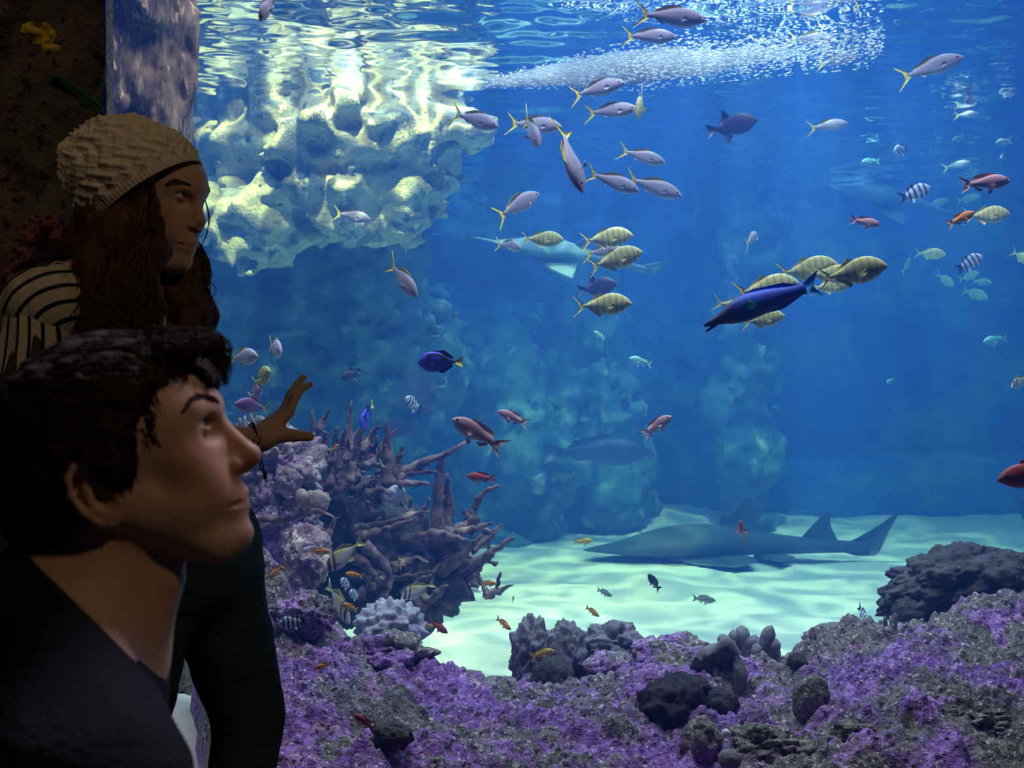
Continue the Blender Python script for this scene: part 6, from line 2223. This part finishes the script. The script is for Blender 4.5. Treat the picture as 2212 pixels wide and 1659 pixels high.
# cords round the wrist
M_CORD = flat_mat('black_cord', (0.006, 0.006, 0.007), 0.8)
bt = bpy.data.objects.new('bracelet', None)
COL.objects.link(bt)
bt.location = tuple(g_(548, 950, 2.2))
tag(bt, 'thin black knotted cord bracelet hanging from the girl\'s wrist', 'bracelet')
ax_w = (hg(400, 1130, 2.205) - hg(250, 1130, 2.19))
ax_w /= np.linalg.norm(ax_w)
s1 = np.cross(ax_w, [0, 1, 0.05])
s1 /= np.linalg.norm(s1)
s2 = np.cross(ax_w, s1)
for cx, cy2, r_, tl in ((285, 1115, 0.0262, 0.10), (318, 1125, 0.0270, -0.25), (330, 1140, 0.0285, 0.3)):
    a = np.linspace(0, 2 * math.pi, 33)
    pth = hg(cx, cy2, 2.20) + np.outer(np.cos(a), s1) * r_ + np.outer(np.sin(a), s2) * r_ + np.outer(np.cos(a) * tl * r_, ax_w)
    g = Geo()
    g.put(*tube(pth - np.array(bt.location), 0.0014, 6, False))
    add('cord', g.mesh('cord', M_CORD), bt)
for pts in ([(385, 1285), (395, 1370), (420, 1480)], [(365, 1300), (375, 1410), (415, 1490)], [(420, 1480), (430, 1555)], [(310, 1140), (330, 1220), (385, 1285)]):
    pth = spline([hg(a, b, 2.175) for a, b in pts], 10) - np.array(bt.location)
    g = Geo()
    g.put(*tube(pth, 0.0014, 6))
    add('cord', g.mesh('cord', M_CORD), bt)
for a, b, r_ in ((385, 1285, 0.0045), (424, 1490, 0.0042), (428, 1520, 0.0036)):
    v, t = ico(2)
    g = Geo()
    g.put(v * r_ * np.array([1, 1, 1.3]) + hg(a, b, 2.175) - np.array(bt.location), None, t)
    add('knot', g.mesh('knot', M_CORD), bt)

# ---- the bag at the left edge
bag = bpy.data.objects.new('shoulder_bag', None)
COL.objects.link(bag)
bc = g_(-40, 1290, 1.62)
bag.location = tuple(bc)
tag(bag, 'grey ribbed bag with a dark red band behind the boy\'s neck', 'bag')


def bag_fn(p):
    q = np.abs(p) - np.array([0.085, 0.05, 0.085], np.float32)
    return np.linalg.norm(np.maximum(q, 0), axis=1) + np.minimum(q.max(1), 0) - 0.02 + 0.004 * fbm(p * 18, 2, 171)


V, Q = sdf_mesh(bag_fn, (-0.13, -0.09, -0.13), (0.13, 0.09, 0.13), 0.007)
M_BAG, nt, out = new_mat('ribbed_grey_cloth')
c = nt.coord('Object')
s = nt.sep(c)
w1 = nt.node_map(nt.math('SINE', nt.math('MULTIPLY', s[2], 2 * math.pi / 0.0045)), 0.1, 0.5)
rb = nt.math('MULTIPLY', nt.node_map(s[2], 0.034, 0.035), nt.node_map(s[2], 0.052, 0.051))
col = nt.mix(nt.math('MULTIPLY', w1, rb), (0.045, 0.045, 0.055), (0.012, 0.012, 0.015))
red = nt.math('MULTIPLY', nt.node_map(s[2], 0.014, 0.015), nt.node_map(s[2], 0.034, 0.033))
principled(nt, out, nt.mix(red, col, (0.12, 0.012, 0.014)), 0.9, 0.1)
add('bag_body', mesh('bag_body', V, Q, M_BAG), bag)
for sx in (-0.07, 0.07):
    pth = spline([bc + np.array([sx, 0, 0.09]), bc + np.array([sx * 0.5, 0.09, 0.22]), G_SHN + np.array([0.0, -0.005, 0.075])], 14) - bc
    g = Geo()
    g.put(*tube(pth, 0.008, 8, True, 0.4))
    add('strap', g.mesh('strap', M_BAG), bag)
# ------------------------------------------------------------------ the dark hall on the visitors' side
M_CARPET = flat_mat('dark_carpet', (0.02, 0.02, 0.03), 0.95, 0.05, 0.4, 200)
add('floor', box_mesh('floor', (-4.0, -1.5, -0.10), (X_R, Y_PANE - 0.03, 0.0), M_CARPET), kind='structure')

M_GROT = rock_material('dark_grotto_rock', ((0.05, 0.045, 0.035), (0.13, 0.11, 0.085)),
                       [((0.24, 0.11, 0.11), 2.2, 0.56, 0.10), ((0.06, 0.10, 0.06), 3.3, 0.58, 0.08), ((0.10, 0.09, 0.13), 4.2, 0.6, 0.08)], 1.0, 1.1,
                       [((0.02, 0.02, 0.02), 30, 0.58)])
nu, nv = 260, 330
gx, gz = np.meshgrid(np.linspace(-3.4, PANE_X0 + 0.004, nu), np.linspace(-0.02, 3.4, nv), indexing='ij')
x, z = gx.ravel(), gz.ravel()
q = np.stack([x, np.zeros_like(x), z], 1)
wl = worley(q * 4.2, 201)
rel = 0.13 * fbm(q * 1.6, 3, 203) + 0.07 * (0.6 - wl) + 0.03 * fbm(q * 9, 3, 207) + 0.018 * (0.5 - worley(q * 14, 211))
e = sstep(PANE_X0 - x, 0.0, 0.18)
yy = Y_PANE - 0.035 - (0.05 + np.maximum(rel, -0.05)) * e
x2 = x.copy()
x2 += np.where(x > PANE_X0 - 0.02, 0.012 * fbm(q * np.array([1, 1, 2.2]), 2, 215), 0)
add('wall_grotto', mesh('wall_grotto', np.stack([x2, yy, z], 1), grid_faces(nu, nv), M_GROT), kind='structure')
add('wall_tank_side', box_mesh('wall_tank_side', (-4.4, Y_PANE + 0.0, -0.4), (PANE_X0 - 0.02, Y_PANE + 0.10, 3.4), M_GROT), kind='structure')


def sponge(nm, lb, pts, d, mat, seed, amp=0.012):
    """a lobed sponge growing on the grotto wall"""
    C = [P(px, py, d) for px, py, r in pts]
    rr = [px_r(r, d) for px, py, r in pts]
    def fn(p):
        dd = None
        for c_, r_ in zip(C, rr):
            e_ = s_ell(p, c_, (r_, r_ * 0.9, r_ * 1.15))
            dd = e_ if dd is None else smin(dd, e_, 0.008)
        return dd + amp * fbm(p * 60, 3, seed)
    A_ = np.array(C)
    V, Q = sdf_mesh(fn, A_.min(0) - 0.07, A_.max(0) + 0.07, 0.0035)
    return add(nm, mesh(nm, V, Q, mat), label=lb, cat='sponge')


M_YSP = flat_mat('yellow_sponge', (0.62, 0.46, 0.03), 0.8, 0.2, 0.4, 90)
M_OSP = flat_mat('orange_sponge', (0.75, 0.27, 0.03), 0.8, 0.2, 0.35, 90)
M_GSP = flat_mat('green_frond', (0.03, 0.13, 0.07), 0.8, 0.2, 0.5, 90)
M_PSP = flat_mat('pink_crust', (0.34, 0.13, 0.14), 0.9, 0.1, 0.5, 60)
sponge('wall_sponge', 'two-lobed yellow sponge on the dark grotto wall', [(72, 68, 16), (90, 74, 14), (104, 92, 18), (116, 98, 12)], 2.16, M_YSP, 301)
sponge('wall_sponge', 'orange sponge on the grotto wall behind the hat', [(174, 424, 11), (178, 440, 15), (186, 450, 11)], 2.14, M_OSP, 303, 0.008)
sponge('wall_sponge', 'rusty red crust on the grotto wall left of the hat', [(110, 480, 22), (80, 500, 26), (130, 505, 18)], 2.17, M_PSP, 305)
sponge('wall_sponge', 'dull pink crust low on the grotto wall beside the striped shoulder', [(60, 560, 24), (20, 610, 26), (40, 590, 20)], 2.17, M_PSP, 307)
ft = bpy.data.objects.new('green_frond', None)
COL.objects.link(ft)
fb = P(120, 180, 2.16)
ft.location = tuple(fb)
tag(ft, 'dark green feathery frond against the pane edge', 'plant')
for k in range(14):
    a = k / 13
    st = P(110 + 90 * a, 178 + 44 * a, 2.15) - fb
    en = P(150 + 76 * a, 176 + 62 * a + (k % 3) * 8, 2.10) - fb
    g = Geo()
    g.put(*tube(spline([st, (st + en) / 2 + np.array([0, -0.01, 0.008]), en], 8), np.linspace(0.006, 0.0015, 8), 6))
    add('leaflet', g.mesh('leaflet', M_GSP), ft)
